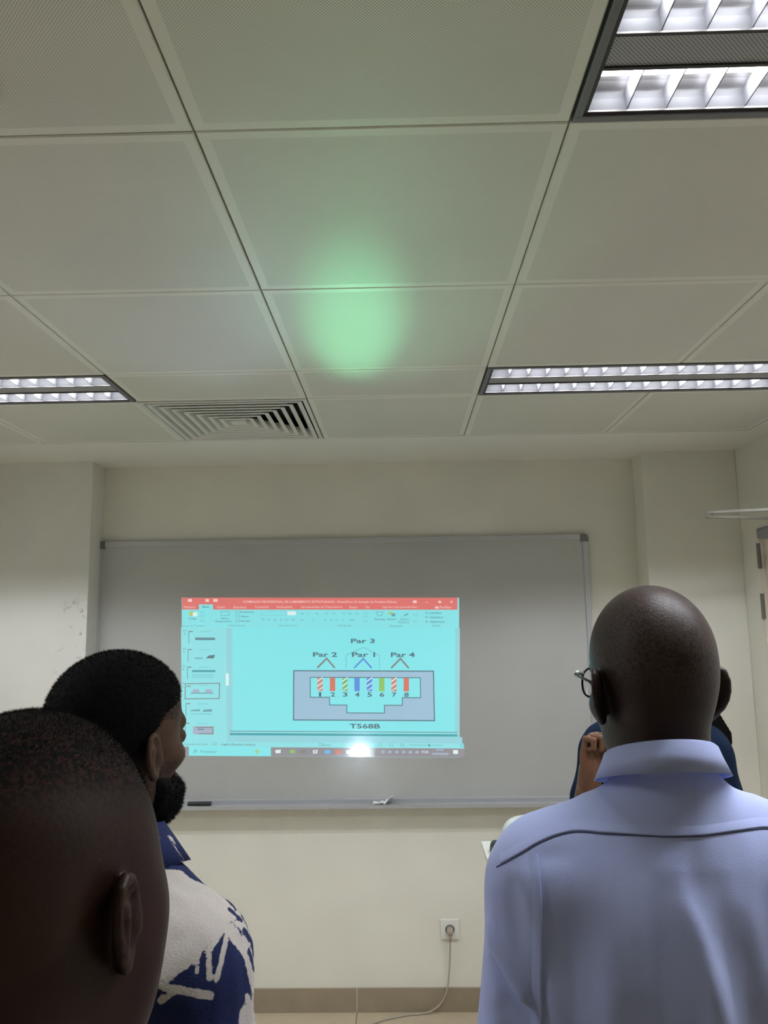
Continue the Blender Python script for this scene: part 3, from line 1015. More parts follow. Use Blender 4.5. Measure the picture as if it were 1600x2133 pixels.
def surface(f, xs, ys, zs, B=4, refine=True):
    """surface nets over the zero set of f on a rectilinear grid, evaluated only near the surface"""
    ax = []
    for a in (xs, ys, zs):
        n = int(math.ceil((len(a) - 1) / B)) * B + 1
        st_ = a[-1] - a[-2]
        ax.append(np.concatenate([a, a[-1] + st_ * np.arange(1, n - len(a) + 1, dtype=F4)]).astype(F4))
    xs, ys, zs = ax
    nb = [(len(a) - 1) // B for a in ax]
    cen = [(a[:-1:B] + a[B::B]) / 2 for a in ax]
    half = [(a[B::B] - a[:-1:B]) / 2 for a in ax]
    C = np.stack(np.meshgrid(*cen, indexing='ij'), -1).reshape(-1, 3)
    Hh = np.stack(np.meshgrid(*half, indexing='ij'), -1).reshape(-1, 3)
    d = f(C.astype(F4))
    act = np.abs(d) < np.sqrt((Hh ** 2).sum(1)) * 1.55 + .002
    G = np.full((len(xs), len(ys), len(zs)), 1.0, F4)
    sg = np.where(d < 0, -1.0, 1.0).astype(F4).reshape(nb)
    G[:-1, :-1, :-1] = np.repeat(np.repeat(np.repeat(sg, B, 0), B, 1), B, 2)
    ids = np.argwhere(act.reshape(nb))
    off = np.stack(np.meshgrid(*[np.arange(B + 1)] * 3, indexing='ij'), -1).reshape(-1, 3)
    I = (ids[:, None, :] * B + off[None]).reshape(-1, 3)
    flat = np.unique(np.ravel_multi_index(I.T, G.shape))
    I = np.stack(np.unravel_index(flat, G.shape), 1)
    P = np.stack([xs[I[:, 0]], ys[I[:, 1]], zs[I[:, 2]]], 1).astype(F4)
    vals = np.empty(len(P), F4)
    for s in range(0, len(P), 400000):
        vals[s:s + 400000] = f(P[s:s + 400000])
    G.reshape(-1)[flat] = vals
    S_ = G < 0
    cnt = np.zeros([n - 1 for n in G.shape], np.int8)
    for dx in (0, 1):
        for dy in (0, 1):
            for dz in (0, 1):
                cnt += S_[dx:G.shape[0] - 1 + dx, dy:G.shape[1] - 1 + dy, dz:G.shape[2] - 1 + dz]
    cells = np.argwhere((cnt > 0) & (cnt < 8))
    idm = np.full(cnt.shape, -1, np.int32)
    idm[tuple(cells.T)] = np.arange(len(cells))
    acc = np.zeros((len(cells), 3)); num = np.zeros(len(cells))
    corners = [(a, b, c) for a in (0, 1) for b in (0, 1) for c in (0, 1)]
    for c0 in corners:
        for a in range(3):
            if c0[a] == 0:
                c1 = list(c0); c1[a] = 1
                i0 = cells + np.array(c0); i1 = cells + np.array(c1)
                v0, v1 = G[tuple(i0.T)], G[tuple(i1.T)]
                m = (v0 < 0) != (v1 < 0)
                tt = np.where(m, v0 / np.where(m, v0 - v1, 1), 0)[:, None]
                p0 = np.stack([xs[i0[:, 0]], ys[i0[:, 1]], zs[i0[:, 2]]], 1)
                p1 = np.stack([xs[i1[:, 0]], ys[i1[:, 1]], zs[i1[:, 2]]], 1)
                acc += np.where(m[:, None], p0 + (p1 - p0) * tt, 0)
                num += m
    V = (acc / np.maximum(num, 1)[:, None]).astype(F4)
    Q = []
    for a in range(3):
        sl0 = [slice(None)] * 3; sl1 = [slice(None)] * 3
        sl0[a] = slice(0, -1); sl1[a] = slice(1, None)
        s0, s1 = S_[tuple(sl0)], S_[tuple(sl1)]
        E_ = np.argwhere(s0 != s1)
        b, c = (a + 1) % 3, (a + 2) % 3
        ok = (E_[:, b] > 0) & (E_[:, c] > 0) & (E_[:, b] < G.shape[b] - 1) & (E_[:, c] < G.shape[c] - 1)
        E_ = E_[ok]
        ins = s0[tuple(E_.T)]
        q = []
        for (ob, oc) in ((-1, -1), (0, -1), (0, 0), (-1, 0)):
            J = E_.copy()
            J[:, b] += ob; J[:, c] += oc
            q.append(idm[tuple(J.T)])
        q = np.stack(q, 1)
        q[~ins] = q[~ins][:, ::-1]
        Q.append(q)
    Q = np.concatenate(Q)
    Q = Q[(Q >= 0).all(1)]
    if refine:
        for _ in range(1):
            e = F4(.0006)
            d0 = f(V)
            g_ = np.stack([f(V + A3(e, 0, 0)) - d0, f(V + A3(0, e, 0)) - d0, f(V + A3(0, 0, e)) - d0], 1) / e
            n2 = np.maximum((g_ * g_).sum(1), .25)
            stp = np.clip(d0 / n2, -.0015, .0015)
            V = (V - g_ * stp[:, None]).astype(F4)
    return V, Q

def sdf_object(name, VQ, m, parent, attrs=None):
    V, Q = VQ
    me = bpy.data.meshes.new(name)
    me.vertices.add(len(V)); me.loops.add(len(Q) * 4); me.polygons.add(len(Q))
    me.vertices.foreach_set('co', V.astype(F4).ravel())
    me.loops.foreach_set('vertex_index', Q.astype(np.int32).ravel())
    me.polygons.foreach_set('loop_start', np.arange(0, len(Q) * 4, 4, dtype=np.int32))
    me.polygons.foreach_set('loop_total', np.full(len(Q), 4, np.int32))
    me.update(calc_edges=True)
    me.polygons.foreach_set('use_smooth', np.ones(len(Q), bool))
    me.materials.append(m)
    for k, v in (attrs or {}).items():
        at = me.attributes.new(k, 'FLOAT', 'POINT')
        at.data.foreach_set('value', v.astype(F4))
    me.validate()
    return link(name, me, parent)

def rotm(rx=0.0, ry=0.0, rz=0.0):
    """matrix whose columns are the local axes; P @ M gives local coordinates"""
    return np.array(Matrix.Rotation(rz, 3, 'Z') @ Matrix.Rotation(ry, 3, 'Y') @ Matrix.Rotation(rx, 3, 'X')).astype(F4)

# ---- ear in its own frame: b = backwards along the ear, u = up, n = outwards
def ear_field(P, side, flare, pos, size=1.0):
    Q = P.copy()
    Q[:, 0] *= side
    fl_ = math.radians(flare)
    tilt = math.radians(-11)
    b = A3(math.sin(fl_), -math.cos(fl_), 0)
    n = A3(math.cos(fl_), math.sin(fl_), 0)
    u = A3(0, 0, 1)
    q = Q - A3(*pos)
    B_, U_, N_ = q @ b, q @ u, q @ n
    B2 = B_ * math.cos(tilt) + U_ * math.sin(tilt)
    U2 = -B_ * math.sin(tilt) + U_ * math.cos(tilt)
    L = (np.stack([B2, U2, N_], 1) / size).astype(F4)
    d = ell(L, (.014, .004, .000), (.0175, .030, .0042))
    d = smin(d, ell(L, (.009, -.024, .001), (.0105, .012, .0048)), .006)
    hel = [(-.002, .004, .003), (.001, .018, .004), (.007, .029, .004), (.016, .034, .0035), (.025, .031, .003), (.031, .021, .003),
           (.033, .008, .003), (.0315, -.004, .003), (.027, -.015, .0025), (.020, -.023, .002), (.013, -.030, .001)]
    d = smin(d, chain(L, hel, [.004, .0042, .0042, .0042, .004, .0038, .0037, .0036, .0036, .004, .0045]), .0035)
    ant = [(.022, -.016, .0035), (.0245, -.004, .0045), (.0225, .008, .005), (.016, .018, .004), (.010, .022, .003)]
    d = smin(d, chain(L, ant, [.0035, .0036, .0036, .0034, .003]), .003)
    d = smax(d, -ell(L, (.0105, -.004, .0075), (.0105, .0145, .0085)), .003)
    d = smax(d, -chain(L, [(.010, .016, .008), (.019, .024, .0075), (.0275, .018, .0075), (.029, .006, .0075)], [.0035, .0035, .003, .0025]), .0025)
    d = smin(d, cone(L, (-.0015, -.003, .004), (-.003, -.011, .003), .0048, .0055), .004)
    d = smin(d, cone(L, (.000, .004, -.004), (.002, -.010, -.004), .010, .010), .008)   # root
    return d * size

def head_field(P, o):
    """bare head in head coordinates (origin between the ear canals, y to the face, z up)"""
    w = o.get('w', 1.0)
    sc_ = A3(*o.get('scale', (1, 1, 1)))
    P = P / sc_
    d = ell(P, (0, -.006, .040), (.0735 * w, .0945, .0875))
    d = smin(d, ell(P, (0, -.040, .008), (.055 * w, .046, .050)), .022)
    d = smin(d, ell(P, (0, .026, -.022), (.056 * w, .056, .072)), .022)
    d = smin(d, ell(P, (0, .052, -.082), (.030, .032, .024)), .03)
    for s in (-1, 1):
        d = smin(d, ell(P, (s * .041 * w, .008, -.056), (.015, .030, .030)), .022)      # jaw corner
        d = smin(d, ell(P, (s * .043 * w, .050, -.018), (.018, .024, .018)), .018)      # cheekbone
        d = smin(d, cone(P, (s * .012, .087, .028), (s * .042, .068, .028), .009, .010), .012)
        d = smax(d, -ell(P, (s * .033, .103, .006), (.018, .018, .012)), .014)
        d = smin(d, sph(P, (s * .033, .0745, .006), .0135), .004)                      # eyeball under the lids
        d = smin(d, ell(P, (s * .014, .103, -.028), (.0085, .010, .008)), .006)        # nostril wing
    d = smin(d, chain(P, [(0, .091, .018), (0, .104, -.006), (0, .114, -.024)], [.009, .010, .0125]), .010)
    d = smin(d, chain(P, [(-.022, .088, -.055), (0, .098, -.052), (.022, .088, -.055)], [.005, .0075, .005]), .006)
    d = smin(d, chain(P, [(-.020, .086, -.066), (0, .095, -.067), (.020, .086, -.066)], [.005, .008, .005]), .006)
    if 'cheek' in o:
        ck = o['cheek']
        for s in (-1, 1):
            d = smin(d, ell(P, (s * ck[0], ck[1], ck[2]), ck[3]), .03)
    ep = o.get('ear', (.0690, -.004, -.004))
    for s in (-1, 1):
        d = smin(d, ear_field(P, s, o.get('flare', 32), (ep[0] * w, ep[1], ep[2]), o.get('earsize', 1.0)), .005)
    return d

def hand_field(P, wrist, tip, palm_n, curl, side):
    """palm, four jointed fingers and a thumb; tip = direction from the wrist along the fingers"""
    y_ = Vector(tip).normalized()
    z_ = Vector(palm_n)
    z_ = (z_ - y_ * z_.dot(y_)).normalized()
    x_ = y_.cross(z_)
    M_ = np.array((x_, y_, z_)).T.astype(F4)
    L = (P - A3(*wrist)) @ M_
    L = L.copy()
    L[:, 0] *= side
    d = ell(L, (0, .045, 0), (.041, .052, .0145))
    d = smin(d, cone(L, (0, -.03, 0), (0, .02, 0), .025, .022), .02)
    for i, (fx, ln, r) in enumerate(((.030, .072, .0088), (.010, .080, .0092), (-.010, .075, .0088), (-.029, .060, .0078))):
        p = np.array([fx, .088 - abs(fx - .004) * .22, 0.0])
        pts = [(fx * .85, .045, 0), tuple(p)]
        rad = [r * 1.1, r * 1.05]
        a = 0.0
        for k, fr_ in enumerate((.44, .32, .24)):
            a += curl * (1.0, 1.15, .8)[k]
            p = p + np.array([fx * .03, math.cos(a), math.sin(a)]) * ln * fr_
            pts.append(tuple(p)); rad.append(r * (.97, .9, .8)[k])
        d = smin(d, chain(L, pts, rad), .004)
    th = [(.026, .012, .004), (.046, .036, .012), (.050, .062, .022 + .012 * curl), (.040 - .018 * curl, .082 - .01 * curl, .030 + .014 * curl)]
    d = smin(d, chain(L, th, [.015, .0125, .0105, .009]), .006)
    return d

def folds(P, lst):
    o = 0
    for (a, b, w, amp) in lst:
        a_, b_ = A3(*a), A3(*b)
        ba = b_ - a_
        h = np.clip(((P - a_) @ ba) / float(ba @ ba), 0, 1)
        dd = P - a_ - h[:, None] * ba
        o = o + amp * np.exp(-(dd * dd).sum(1) / (w * w)) * (1 - .5 * np.abs(2 * h - 1) ** 3)
    return o

def fuzz(name, VQ, m, parent, count, length, width, keep, seed=1, lean=(0, -.2, .3)):
    """short hairs as slim blades standing on a surface"""
    V, Q = VQ
    r = np.random.default_rng(seed)
    wgt = keep(V)
    qw = wgt[Q].mean(1)
    a = np.linalg.norm(np.cross(V[Q[:, 2]] - V[Q[:, 0]], V[Q[:, 3]] - V[Q[:, 1]]), axis=1)
    p = qw * a
    if p.sum() <= 0:
        return None
    pick = r.choice(len(Q), count, p=p / p.sum())
    q = Q[pick]
    wt = r.dirichlet((1, 1, 1, 1), count)
    c = (V[q] * wt[:, :, None]).sum(1)
    n = np.cross(V[q[:, 2]] - V[q[:, 0]], V[q[:, 3]] - V[q[:, 1]])
    n /= np.linalg.norm(n, axis=1)[:, None] + 1e-9
    dirn = n + r.normal(size=(count, 3)) * .45 + np.array(lean) * .4
    dirn /= np.linalg.norm(dirn, axis=1)[:, None]
    sd_ = np.cross(dirn, r.normal(size=(count, 3)))
    sd_ /= np.linalg.norm(sd_, axis=1)[:, None] + 1e-9
    ln = length * r.uniform(.5, 1.15, count)[:, None]
    v = np.stack([c - sd_ * width - n * .001, c + sd_ * width - n * .001, c + dirn * ln + sd_ * width * .3], 1).reshape(-1, 3)
    me = bpy.data.meshes.new(name)
    me.vertices.add(len(v)); me.loops.add(len(v)); me.polygons.add(count)
    me.vertices.foreach_set('co', v.astype(F4).ravel())
    me.loops.foreach_set('vertex_index', np.arange(len(v), dtype=np.int32))
    me.polygons.foreach_set('loop_start', np.arange(0, len(v), 3, dtype=np.int32))
    me.polygons.foreach_set('loop_total', np.full(count, 3, np.int32))
    me.update(calc_edges=True)
    me.materials.append(m)
    o = link(name, me, parent)
    o['kind'] = 'stuff'
    return o

# ---------------------------------------------------------------- skin and cloth materials
def skin(name, c, c2, stub=None, stub_c=(.012, .010, .010), rough=.48, stub_r=0.0, bmp=.22):
    m = mat(name, c, rough, spec=.28)
    t = NT(m)
    o = t.obj()
    n = t.noise(o, 22.0, 5.0, .6)
    fine = t.noise(o, 420.0, 2.0, .6)
    col_ = t.mix(t.ramp(n, .35, .68), c2, c)
    if stub:
        sp = t.ramp(t.noise(o, 300.0, 3.0, .7), .42, .62)
        patch = t.noise(o, 30.0, 4.0, .6)
        f = t.math('MULTIPLY', t.attr(stub), t.ramp(t.math('ADD', t.math('MULTIPLY', sp, .6), t.math('MULTIPLY', patch, .5)), .25, .62))
        col_ = t.mix(f, col_, stub_c)
        t.rough(t.ramp(t.attr(stub), .3, 1.0, rough, max(rough, .45)  + stub_r))
    t.base(col_)
    t.bump(fine, bmp, .0009)
    return m

def cloth(name, c, c2, weave=900.0, rough=.85, sheen=.15, spec=.25):
    m = mat(name, c, rough, spec=spec, sheen=sheen)
    t = NT(m)
    o = t.obj()
    t.base(t.mix(t.ramp(t.noise(o, 14.0, 4.0), .3, .7), c2, c))
    t.bump(t.noise(o, weave, 2.0), .18, .0008)
    return m

M_HAIR = mat('black_hair', (.005, .0045, .0045), .8, spec=.12)
t = NT(M_HAIR)
t.bump(t.noise(t.obj(), 420.0, 3.0, .7), .8, .002)

# ---------------------------------------------------------------- shared body
def arm_pts(J, s):
    return J['sh'][s], J['el'][s], J['wr'][s]

def body_field(P, J):
    """skin: head, neck, slim trunk and arms, legs under the clothes"""
    H0 = A3(*J['head'])
    Mh = J['headrot']
    d = cone(P, (0, -.012, J['zt'] - .34), (0, .0, J['zt'] - .52), .055, .09)
    d = smin(d, ell(P, (0, .005, J['zt'] - .50), (.135, .085, .20)), .05)
    for s in (0, 1):
        sh, el, wr = arm_pts(J, s)
        d = smin(d, chain(P, [(0, -.01, J['zt'] - .33), sh, el, wr], [.06, .042, .036, .026]), .03)
    nk = J.get('neck', .062)
    lo = P[:, 2] < J['zt'] - .34
    hi = ~lo
    if hi.any():
        Ph = (P[hi] - H0) @ Mh
        nb_ = A3(0, -.022, J['zt'] - .31)
        hb = H0 + Mh @ A3(0, -.022, -.025)
        dh = head_field(Ph, J['o'])
        dn = cone(P[hi], tuple(hb), tuple(nb_), nk * .93, nk * 1.06)
        dh = smin(dh, dn, .022)
        d2 = d.copy()
        d2[hi] = smin(d[hi], dh, .02)
        d = d2
    for s in (0, 1):
        sh, el, wr = arm_pts(J, s)
        near = (np.abs(P - A3(*wr)).max(1) < .26)
        if near.any():
            v = J.get('tip', [None, None])[s] or tuple(np.array(wr) - np.array(el))
            hf = hand_field(P[near], wr, v, J['palm'][s], J.get('curl', .35), -1 if s == 0 else 1)
            d = d.copy()
            d[near] = smin(d[near], hf, .012)
    return d

def torso_field(P, J, g=1.0, sleeve=1.0, short=None):
    zt = J['zt']
    w = J.get('bw', 1.0)
    d = ell(P, (0, .004, zt - .50), (.185 * w, .122 * g, .25))
    d = smin(d, ell(P, (0, .012, zt - .74), (.170 * w, .125 * g, .22)), .06)
    d = smin(d, ell(P, (0, -.035, zt - .42), (.155 * w, .085, .14)), .05)          # shoulder blades
    for s in (0, 1):
        sh, el, wr = arm_pts(J, s)
        sg_ = -1 if s == 0 else 1
        d = smin(d, cone(P, (sg_ * .02, -.020, zt - J.get('tz', .272)), (sh[0] * .86, sh[1] - .006, sh[2] + .026), .055, .056), .04)
        d = smin(d, cone(P, (sg_ * .03, -.012, zt - .34), sh, .085, .070), .04)
    d = smin(d, cone(P, (0, -.018, zt - .30), (0, -.018, J.get('nb', zt - .225)), .080, J.get('nr', .066)), .02)
    for s in (0, 1):
        sh, el, wr = arm_pts(J, s)
        if short is None:
            a = chain(P, [sh, el, wr], [.070 * sleeve, .058 * sleeve, .041 * sleeve], .02)
        else:
            e2 = tuple(np.array(sh) + (np.array(el) - np.array(sh)) * short)
            a = cone(P, sh, e2, .070 * sleeve, .066 * sleeve)
        d = smin(d, a, .022)
    return d

def trousers_field(P, J):
    zt = J['zt']
    d = ell(P, (0, .0, .93), (.165, .115, .13))
    for s in (-1, 1):
        d = smin(d, chain(P, [(s * .085, 0, .90), (s * .095, .012, .50), (s * .100, -.012, .10)], [.098, .072, .056]), .04)
    d = smax(d, P[:, 2] - .99, .01)
    return smax(d, .045 - P[:, 2], .006)

def shoe_field(P, s):
    d = ell(P, (s * .102, .055, .040), (.046, .135, .055))
    d = smin(d, ell(P, (s * .102, -.040, .060), (.040, .055, .055)), .03)
    return smax(d, .002 - P[:, 2], .004)

def rounded_foot_parts(root, J, m_tr, m_sh, tr_name='trousers'):
    r_ = axis(-.30, .30, [.010])
    sdf_object(tr_name, surface(lambda P: trousers_field(P, J), r_, axis(-.2, .2, [.010]), axis(.02, 1.02, [.011]), refine=False), m_tr, root)
    for s in (-1, 1):
        sdf_object('shoe', surface(lambda P: shoe_field(P, s), axis(s * .102 - .07, s * .102 + .07, [.007]), axis(-.12, .22, [.007]), axis(-.01, .14, [.007]), refine=False), m_sh, root)

def collar_mesh(cx, cy, zb_back, zb_front, rx, ry, flare, h_back, h_front, th=.0022, gap_deg=14, wob=.0, seg=72, drop=-.006):
    """fold-over shirt collar: a band around the neck turned down outwards, open at the throat"""
    v, f = [], []
    prof_n = 9
    for i in range(seg + 1):
        a = math.radians(90 + gap_deg + (360 - 2 * gap_deg) * i / seg)       # starts at the front (y+)
        c, s_ = math.cos(a), math.sin(a)
        fr_ = (1 + s_) / 2                                                   # 1 at the front, 0 at the back
        zb_ = zb_back * (1 - fr_) + zb_front * fr_
        h = h_back * (1 - fr_) + h_front * fr_
        wv_ = wob * math.sin(5 * a)
        pr = [(0, -.012), (.001, h * .5), (.0025, h * .92), (.0055, h), (.0085, h * .93), (.0085 + flare * .35, h * .55), (.0085 + flare, drop + wv_),
              (.0085 + flare - th, drop + wv_), (.0085 + flare * .35 - th, h * .52)]
        for (dr_, dz) in pr:
            k = 1 + dr_ / rx
            v.append((cx + rx * k * c, cy + (ry + dr_) * s_, zb_ + dz))
    n = prof_n
    for i in range(seg):
        for k in range(n - 1):
            f.append((i * n + k, i * n + k + 1, (i + 1) * n + k + 1, (i + 1) * n + k))
    return v, f

def edge_ribbon(name, f, path, wd, width, height, m, parent):
    """raised cloth edge following a path (x, z) on the back of a garment; wd = side (dx, dz) the cloth lies on"""
    path = [Vector((p[0], 0, p[1])) for p in path]
    ys = np.linspace(-.19, .05, 160).astype(F4)
    def hit(x, z):
        P = np.stack([np.full_like(ys, x), ys, np.full_like(ys, z)], 1)
        d = f(P)
        k = int(np.argmax(d < 0))
        if k == 0:
            return None
        t_ = d[k - 1] / (d[k - 1] - d[k])
        return float(ys[k - 1] + (ys[k] - ys[k - 1]) * t_)
    rows_ = []
    for p in path:
        rr = []
        for k, hgt in ((1.0, -.0008), (.55, height * .45), (.12, height), (0.0, height), (-.03, -.002)):
            x, z = p.x + wd[0] * width * k, p.z + wd[1] * width * k
            y_ = hit(x, z)
            if y_ is None:
                rr = None
                break
            Q = A3(x, y_, z)[None]
            e = F4(.002)
            d0 = f(Q)[0]
            g_ = np.array([f(Q + A3(e, 0, 0))[0] - d0, f(Q + A3(0, e, 0))[0] - d0, f(Q + A3(0, 0, e))[0] - d0])
            g_ = g_ / (np.linalg.norm(g_) + 1e-9)
            rr.append(tuple(np.array([x, y_, z]) + g_ * hgt))
        if rr:
            rows_.append(rr)
    v = [q for r_ in rows_ for q in r_]
    n = 5
    fc = [(i * n + k, i * n + k + 1, (i + 1) * n + k + 1, (i + 1) * n + k) for i in range(len(rows_) - 1) for k in range(n - 1)]
    return link(name, new_mesh(name, v, fc, [m], smooth=True), parent)
# ---------------------------------------------------------------- man in the blue shirt
M_SKIN_R = skin('skin_deep_brown', (.034, .0175, .0140), (.025, .0130, .0105), 'stubble_sheen', (.066, .047, .044), .42, 0.0, .5)  # paler stubble tone also paints the scalp highlight
M_BLUE = cloth('periwinkle_cotton', (.48, .55, .92), (.45, .515, .87), 700.0, .8)
M_TROUSER = cloth('charcoal_trousers', (.03, .03, .035), (.025, .025, .03))
M_SHOE = mat('black_leather', (.012, .011, .011), .4)

zt = 1.779
JR = dict(zt=zt, head=(0, .012, zt - .129), headrot=rotm(-.03, 0, .18), neck=.053, bw=1.04, nb=zt - .212, nr=.055,
          o=dict(w=1.0, scale=(.955, .92, 1.0), flare=34, ear=(.0690, -.004, -.002), earsize=.92),
          sh=[(-.136, -.012, zt - .345), (.140, -.012, zt - .343)],
          el=[(-.188, -.030, zt - .64), (.188, -.030, zt - .64)],
          wr=[(-.12, .20, zt - .72), (.12, .20, zt - .72)], palm=[(0, -.6, .6), (0, -.6, .6)], curl=.45)
rm = empty('person', (.302, .958, 0), 0.0)
tag(rm, 'bald man with glasses in a light blue long-sleeved shirt, seen from behind', 'person')

def fR(P): return body_field(P, JR)
VQ = surface(fR, axis(-.30, .30, [(-.105, .105, .0032), .007]), axis(-.2, .42, [(-.12, .15, .0032), .007]), axis(.80, 1.80, [(1.50, 1.80, .0030), .007]))
L_ = (VQ[0] - A3(*JR['head'])) @ JR['headrot']
stb = sstep(-.02, .05, L_[:, 2] - .25 * np.maximum(L_[:, 1], 0)) * .75  # lighter crown: speckled lamp highlight put into the scalp colour
sdf_object('body', VQ, M_SKIN_R, rm, {'stubble_sheen': stb})

foldR = [((-.178, -.09, 1.46), (-.172, -.12, 1.22), .010, -0.0065), ((-.128, -.12, 1.475), (-.150, -.135, 1.18), .020, 0.0108),
         ((-.09, -.125, 1.49), (-.115, -.14, 1.22), .020, -0.0086), ((.01, -.125, 1.49), (.055, -.14, 1.25), .018, 0.0092),
         ((-.025, -.125, 1.50), (.015, -.14, 1.28), .016, -0.0076), ((.06, -.125, 1.49), (.13, -.13, 1.22), .020, 0.0068),
         ((.10, -.12, 1.49), (.165, -.12, 1.26), .018, -0.0045), ((-.050, -.125, 1.50), (-.055, -.14, 1.32), .013, 0.0065),
         ((.15, -.11, 1.46), (.17, -.12, 1.2), .012, 0.0086), ((-.192, -.07, 1.45), (-.184, -.09, 1.37), .011, 0.0097),
         ((-.206, -.05, 1.37), (-.150, -.105, 1.285), .009, 0.0151), ((-.215, -.04, 1.40), (-.175, -.09, 1.335), .011, -0.0097),
         ((-.198, -.07, 1.325), (-.150, -.11, 1.225), .013, 0.0216), ((-.21, -.05, 1.30), (-.170, -.09, 1.21), .012, -0.0086),
         ((-.172, -.09, 1.37), (-.150, -.11, 1.20), .010, 0.0151), ((.190, -.085, 1.43), (.178, -.09, 1.24), .012, 0.0151),
         ((-.05, -.10, 1.535), (.06, -.10, 1.532), .010, 0.0032), ((-.02, -.11, 1.515), (.08, -.11, 1.510), .008, 0.0027),
         ((-.12, -.09, 1.50), (-.19, -.04, 1.46), .012, 0.0032)]
def shirtR(P):
    d = torso_field(P, JR, 1.04, 1.0)
    near = (P[:, 1] < .06) & (P[:, 2] > 1.1)
    e = np.zeros(len(P), F4)
    if near.any():
        Q = P[near]
        e[near] = folds(Q, foldR) + .0012 * wav(Q * A3(1, 1, .35), 60, 4) + .0018 * wav(Q * A3(1, .6, .25), 26, 9)
    return smax(d + e, .84 - P[:, 2], .006)
gx = axis(-.30, .30, [.0042]); gy = axis(-.19, .30, [(-.2, .0, .0042), .008]); gz = axis(.82, 1.58, [(1.24, 1.6, .0042), .010])
sr = sdf_object('shirt', surface(shirtR, gx, gy, gz), M_BLUE, rm)
def seam_z(x):
    return (zt - .268) - 4.6 * max(abs(x + .01) - .09, 0) ** 2 + .002 * math.sin(x * 18)
M_THREAD = mat('seam_thread', (.10, .115, .24), .9)
def surface_line(name, f, path, r, m, parent):
    ys = np.linspace(-.19, .05, 240).astype(F4)
    pts = []
    for (x, z) in path:
        d = f(np.stack([np.full_like(ys, x), ys, np.full_like(ys, z)], 1))
        k = int(np.argmax(d < 0))
        if k > 0:
            pts.append((x, float(ys[k - 1] + (ys[k] - ys[k - 1]) * d[k - 1] / (d[k - 1] - d[k])) , z))
    return MB().tube(pts, r, 6).build(name, m, parent, smooth=True)
seam_path = [(x, seam_z(x)) for x in np.linspace(-.200, .200, 90)]
edge_ribbon('yoke_edge', shirtR, seam_path, (0, 1), .012, .0014, M_BLUE, sr)
surface_line('yoke_seam', shirtR, [(x, z - .0006) for x, z in seam_path], .0010, M_THREAD, sr)
edge_ribbon('pleat', shirtR, [(-.158 - .006 * k / 40, zt - .293 - .20 * k / 40) for k in range(41)], (-1, 0), .012, .0030, M_BLUE, sr)
v, f = collar_mesh(-.003, -.014, zt - .203, zt - .246, .0545, .0590, .0130, .031, .032, drop=-.001)
link('collar', new_mesh('collar', v, f, [M_BLUE], smooth=True), sr)
rounded_foot_parts(rm, JR, M_TROUSER, M_SHOE)

# his glasses
ey = empty('eyeglasses', (0, .012, zt - .129), .18)
ey.parent = rm
tag(ey, 'thin metal-framed eyeglasses')
M_RIMG = mat('dark_metal_rim', (.05, .05, .055), .25, .9)
M_ENDP = mat('glint_metal', (.85, .92, .93), .3, .4)  # cyan-white projector reflection put into the base colour
M_GLASS = mat('spectacle_glass', (1, 1, 1), .02, spec=.5)
M_GLASS.node_tree.nodes['Principled BSDF'].inputs['Transmission Weight'].default_value = 1.0
M_GLASS.node_tree.nodes['Principled BSDF'].inputs['IOR'].default_value = 1.1
for s in (-1, 1):
    rim, dsk = [], []
    for k in range(25):
        a = 2 * PI * k / 24
        cx_, cz_ = math.copysign(abs(math.cos(a)) ** .7, math.cos(a)), math.copysign(abs(math.sin(a)) ** .75, math.sin(a))
        px_ = s * .035 + .026 * cx_
        rim.append((px_, .094 - .72 * max(0, abs(px_) - .020), .006 + .019 * cz_))
    MB().tube(rim, .0014, 8, False).build('rim', M_RIMG, ey, smooth=True)
    ln_ = MB().add([(p[0], p[1] - .0004, p[2]) for p in rim[:-1]] + [(p[0], p[1] + .0008, p[2]) for p in rim[:-1]],
                   [tuple(range(24)), tuple(range(24, 48))[::-1]] + [(i, (i + 1) % 24, 24 + (i + 1) % 24, 24 + i) for i in range(24)])
    ln_.build('lens', M_GLASS, ey)
    MB().tube([(s * .058, .067, .018), (s * .067, .062, .020), (s * .0735, .053, .019)], [.0020, .0034, .0030], 10).build('end_piece', M_ENDP, ey, smooth=True)
    MB().tube([(s * .0735, .054, .019), (s * .0765, .034, .017), (s * .0765, .004, .013), (s * .0755, -.016, .002)], [.0022, .0018, .0018, .0020], 8).build('temple', M_RIMG, ey, smooth=True)
MB().tube([(-.010, .094, .010), (0, .099, .014), (.010, .094, .010)], .0015, 8).build('bridge', M_RIMG, ey, smooth=True)

# ---------------------------------------------------------------- bearded man in the printed shirt
M_SKIN_M = skin('skin_warm_brown', (.082, .041, .023), (.064, .032, .019), 'stubble_sheen', (.010, .008, .007), .48, .2)
zt = 1.704
JM = dict(zt=zt, head=(0, .012, zt - .125), headrot=rotm(-.03, 0, -.02), neck=.056, nb=zt - .275, nr=.066, tz=.290,
          o=dict(w=1.02, scale=(1, 1, .94), flare=22, ear=(.0690, -.004, -.009), earsize=.92),
          sh=[(-.145, -.012, zt - .370), (.145, -.012, zt - .370)],
          el=[(-.205, -.02, zt - .63), (.185, -.02, zt - .63)],
          wr=[(-.16, .18, zt - .76), (.16, .18, zt - .76)], palm=[(0, -.6, .6), (0, -.6, .6)], curl=.4)
MMX, MMY, MMR = -.388, 1.062, math.radians(-25)
mm = empty('person', (MMX, MMY, 0), MMR)
tag(mm, 'bearded man with short black hair in a navy and white printed shirt', 'person')
def fM(P): return body_field(P, JM)
VQ = surface(fM, axis(-.30, .32, [(-.105, .105, .0034), .007]), axis(-.2, .42, [(-.12, .15, .0034), .007]), axis(.75, 1.72, [(1.42, 1.73, .0032), .007]))
BODY_M = VQ

